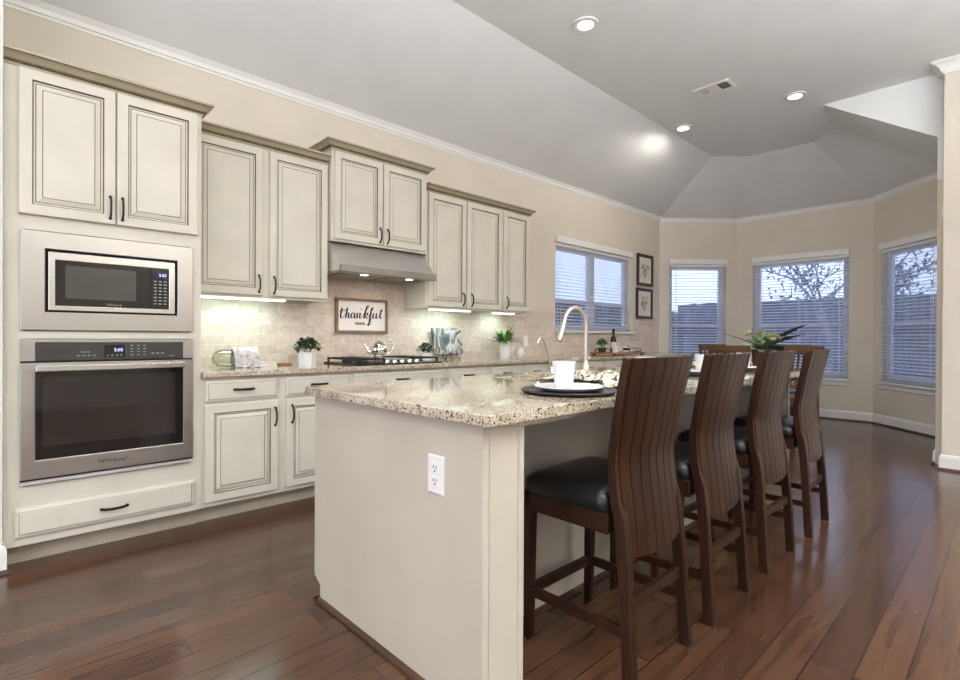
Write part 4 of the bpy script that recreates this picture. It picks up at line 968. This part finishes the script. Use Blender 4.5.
# ------------------------------------------------------------------ place settings on the island
plates = ['dark round charger in the place setting nearest the outlet end of the island', 'dark round charger in the second place setting, behind the first stool', 'dark round charger in the third place setting', 'dark round charger in the place setting at the far end of the island']
PS = [(2.785, 1.645), (2.70, 2.36), (2.70, 3.05), (2.70, 3.70)]
ch = B().lathe([(.125, 0), (.177, .003), (.189, .012), (.186, .015), (.172, .008), (.125, .006), (.004, .006)], (0, 0, 0), 48).build('charger', CHARG); tag(ch, plates[0], 'charger', 'chargers on the island')
pl = B().lathe([(.075, 0), (.085, .002), (.125, .014), (.135, .018), (.134, .021), (.12, .018), (.085, .007), (.004, .006)], (0, 0, 0), 48).build('plate', WHITE); tag(pl, 'white dinner plate under the cup nearest the outlet end of the island', 'plate', 'white plates on the island')
cu = thing('cup', (0, 0, 0), 'white embossed cup on the place setting nearest the outlet end of the island', 'cup', 'white cups on the island')
B().lathe([(.030, 0), (.034, .003), (.0385, .03), (.0445, .08), (.0475, .106), (.0445, .106), (.040, .07), (.033, .012), (.004, .008)], (0, 0, 0), 36).build('cup_body', WAFFLE, cu, local=True)
oth = ['nearest the outlet end', 'in the second place setting', 'in the third place setting', 'at the far end of the island']
for i, (x_, y_) in enumerate(PS):
    c2 = ch if i == 0 else ch.copy(); p2 = pl if i == 0 else pl.copy()
    if i: COL.objects.link(c2); COL.objects.link(p2); c2['label'] = plates[i]; p2['label'] = 'white dinner plate '+oth[i]+', partly hidden by the stools'
    c2.location = (x_, y_, IT); p2.location = (x_, y_, IT+.0075)
    cl = (2.748, 1.662, IT+.0145) if i == 0 else (x_+.005, y_+.03, IT+.0145)
    if i == 0: CUP0 = cl
    else: dup(cu, cl, R(40*i), 'white embossed cup '+oth[i]+', seen between the stool backs')
cu.location = CUP0
def nap(seed):
    rnd = random.Random(seed); ph = [rnd.uniform(0, 6) for _ in range(8)]
    def f(s, q):
        e = max(0, 1-abs(s)**3)*max(0, 1-abs(q)**2.5)
        h = .008+e*(.022+.030*abs(math.sin(4.5*s+ph[0]+1.6*q))+.016*math.sin(8*q+5*s+ph[1])) + .005*math.sin(13*s+6*q+ph[2])
        return .02*math.sin(4*q+ph[3]), .03*math.sin(5*s+ph[4])+.012*math.sin(11*s+ph[5]), max(.001, h)
    return f
drape('napkin', NAPK, 2.70, 1.90, R(46), .20, .10, nap(2), 'crumpled white napkin with leaf print behind the cup nearest the outlet end', 'napkin', IT+.001, lift=((2.785, 1.645, .190, .034),))
for i, (x_, y_) in enumerate(PS[1:]):
    drape('napkin', NAPK, x_-.10, y_+.225, R(46), .12, .055, nap(5+i), ['crumpled leaf print napkin by the second place setting', 'crumpled leaf print napkin by the third place setting', 'crumpled leaf print napkin by the place setting at the far end of the island'][i], 'napkin', IT+.001, lift=((x_, y_, .190, .034),))

# ------------------------------------------------------------------ dining set in the bay
def make_chair(label):
    t = thing('dining_chair', (0, 0, 0), label, 'chair', 'brown dining chairs round the table in the bay')
    B().box(-.22, .21, -.22, .22, .44, .47).build('seat', OAK, t, .006, local=True)
    for s in (-1, 1):
        B().bar(smooth3([(.225, s*.20, 0), (.205, s*.20, .45), (.225, s*.205, .75), (.275, s*.21, 1.05)], 4), .032, .034, Y).build('rear_leg', OAK, t, .003, local=True)
        B().bar([(-.2, s*.2, 0), (-.2, s*.2, .44)], .036, .036, Y).build('front_leg', OAK, t, .003, local=True)
    rl = B(); rs = []
    for q in range(9):
        y_ = -.225+.45*q/8; x_ = .272+.02*(1-(y_/.225)**2); rs.append([Vector((x_-.016, y_, .97)), Vector((x_+.006, y_, .97)), Vector((x_+.014, y_, 1.06)), Vector((x_-.004, y_, 1.06))])
    rl.rings(rs, smooth=False); rl.build('top_rail', OAK, t, .004, local=True)
    B().bar([(.222, -.19, .60), (.222, .19, .60)], .02, .05, X).build('lower_rail', OAK, t, local=True)
    for q in range(5): B().bar([(.226, -.13+q*.065, .62), (.277, -.13+q*.065, .975)], .022, .012, Y).build('back_slat', OAK, t, local=True)
    B().box(-.195, .2, -.2, .2, .385, .44).build('seat_frame', OAK, t, local=True)
    return t
tcx, tcy = 1.72, 7.22
cl_ = ['brown dining chair nearest the island, its back to the stools', 'brown dining chair in front of the narrow bay window', 'brown dining chair in front of the middle bay window', 'brown dining chair beside the last stool, towards the wall corner']
dc = make_chair(cl_[0])
cs = [(1.56, 6.74, -84), (1.16, 7.49, 150), (1.83, 7.66, 78), (2.13, 6.82, -41)]
for i, (x_, y_, a) in enumerate(cs):
    if i: dup(dc, (x_, y_, 0), R(a), cl_[i])
dc.location = (cs[0][0], cs[0][1], 0); dc.rotation_euler = (0, 0, R(cs[0][2]))
t = thing('dining_table', (tcx, tcy, 0), 'round brown pedestal table in the bay', 'table')
B().lathe([(.02, .725), (.44, .725), (.45, .735), (.45, .755), (.44, .762), (.02, .762)], (tcx, tcy, 0), 48).build('tabletop', OAK, t)
B().lathe([(.2, 0), (.2, .03), (.07, .07), (.045, .2), (.055, .4), (.045, .6), (.12, .725)], (tcx, tcy, 0), 24).build('pedestal', OAK, t)
fp = Vector((1.70, 7.24, .7625))
t = thing('flower_arrangement', tuple(fp), 'pale green flowers with dark blade leaves in a wooden pot on the dining table', 'flowers')
B().lathe([(.07, 0), (.10, .02), (.11, .16), (.125, .24), (.115, .24), (.1, .2), (.004, .19)], fp, 24).build('pot', OAK, t)
top_ = fp+Z*.22; rnd = random.Random(11); b = B(); f2 = B(); bl = B()
for k in range(48):
    a = rnd.uniform(0, 2*math.pi); e = rnd.uniform(.1, 1.4); d = Vector((math.cos(a)*math.cos(e), math.sin(a)*math.cos(e), math.sin(e)))
    b.leaf(top_, d, rnd.uniform(.26, .44), .10, rnd.uniform(.2, .6), 5)
for k in range(16):
    a = rnd.uniform(0, 2*math.pi); e = rnd.uniform(-.1, .9); c_ = top_+Vector((math.cos(a)*math.cos(e)*.25, math.sin(a)*math.cos(e)*.25, .06+math.sin(e)*.22))
    f2 = B()
    for q in range(6):
        d = Vector((rnd.gauss(0, .6), rnd.gauss(0, .6), .8)).normalized(); f2.leaf(c_, d, .10, .06, .3, 4)
    f2.build('bloom', PETAL, t)
rgt = Vector((.69, .72, 0))
for (dx, dz, l_) in ((.85, .55, .72), (.9, .40, .56), (.85, .05, .42), (-.9, .42, .60)):
    q_ = (rgt*dx+Z*dz).normalized(); pt_ = [top_+Z*.05+q_*(l_*k/8)-Z*(.12*l_*(k/8)**2) for k in range(9)]; w_ = .026 if dx > 0 else .005
    bl.tube(pt_, [w_*max(.1, math.sin(math.pi*(.12+.86*k/8))) for k in range(9)], 8, flat=.18, upv=(0, 0, 1))
b.build('leaves', LEAFS, t); bl.build('blade_leaves', BLADE, t)

# ------------------------------------------------------------------ ceiling fittings
cans = [(1.67, 3.34, 'recessed ceiling light over the near part of the island'), (1.315, 5.79, 'recessed ceiling light at the edge of the sloping ceiling'), (2.445, 5.82, 'recessed ceiling light nearest the white gable'),
        (1.67, .9, 'recessed ceiling light in front of the oven cabinet'), (3.3, 1.6, 'recessed ceiling light above the stools'), (3.3, -1.6, 'recessed ceiling light behind the camera'), (1.67, -1.8, 'recessed ceiling light in the back corner'), (5.4, 3.2, 'recessed ceiling light in the living area'), (5.4, .4, 'recessed ceiling light in the middle of the living area')]
for i, (x_, y_, lab) in enumerate(cans):
    t = thing('recessed_light', (x_, y_, ZC-.012), lab, 'light', 'recessed ceiling lights')
    B().lathe([(.062, 0), (.098, .0), (.100, .006), (.100, .011), (.062, .011), (.062, 0)], (x_, y_, ZC-.012), 32, cap=False).build('trim_ring', TRIM, t)
    B().lathe([(.0615, .004), (.0615, .010), (.002, .010)], (x_, y_, ZC-.0125), 28).build('lens', LAMP, t)
    d = bpy.data.lights.new('can_lamp', 'SPOT'); d.energy = 26 if i > 2 else (30, 52, 58)[i]; d.spot_size = R(180 if i == 1 else 150); d.spot_blend = .12 if i == 1 else .8; d.shadow_soft_size = .06; d.color = (1, .93, .82)
    o = bpy.data.objects.new('can_lamp', d); COL.objects.link(o); o.location = (x_, y_, ZC-(.045 if i == 1 else .02))
t = thing('ceiling_vent', (1.94, 5.09, ZC-.012), 'white rectangular air vent in the flat ceiling', 'vent')
b = B(); FRV = (1.79, 2.10, 5.0, 5.19)
b.box(1.775, 2.115, 4.985, 5.015, ZC-.010, ZC-.001); b.box(1.775, 2.115, 5.165, 5.195, ZC-.010, ZC-.001); b.box(1.775, 1.80, 5.015, 5.165, ZC-.010, ZC-.001); b.box(2.09, 2.115, 5.015, 5.165, ZC-.010, ZC-.001); b.box(1.90, 1.99, 5.015, 5.165, ZC-.010, ZC-.001)
b.build('frame', TRIM, t)
B().box(1.80, 2.09, 5.015, 5.165, ZC-.003, ZC-.001).build('duct', GAP, t)
for a, c_, sg in ((1.80, 1.90, 1), (1.99, 2.09, -1)):
    b = B()
    for k in range(5):
        O_ = Vector((a+.008+k*.021, 5.015, ZC-.006)); b.obox(O_, Vector((math.cos(R(40*sg)), 0, math.sin(R(40*sg)))), Y, Vector((-math.sin(R(40*sg)), 0, math.cos(R(40*sg)))), -.006, .006, 0, .15, -.0008, .0008)
    b.build('louvres', TRIM, t)
tag(B().box(3.526, 3.5395, YC+.05, YC+.075, 2.20, 2.32).build('wall_sensor', WHITEP, bevel=.003), 'small white fitting high on the wall corner', 'sensor')
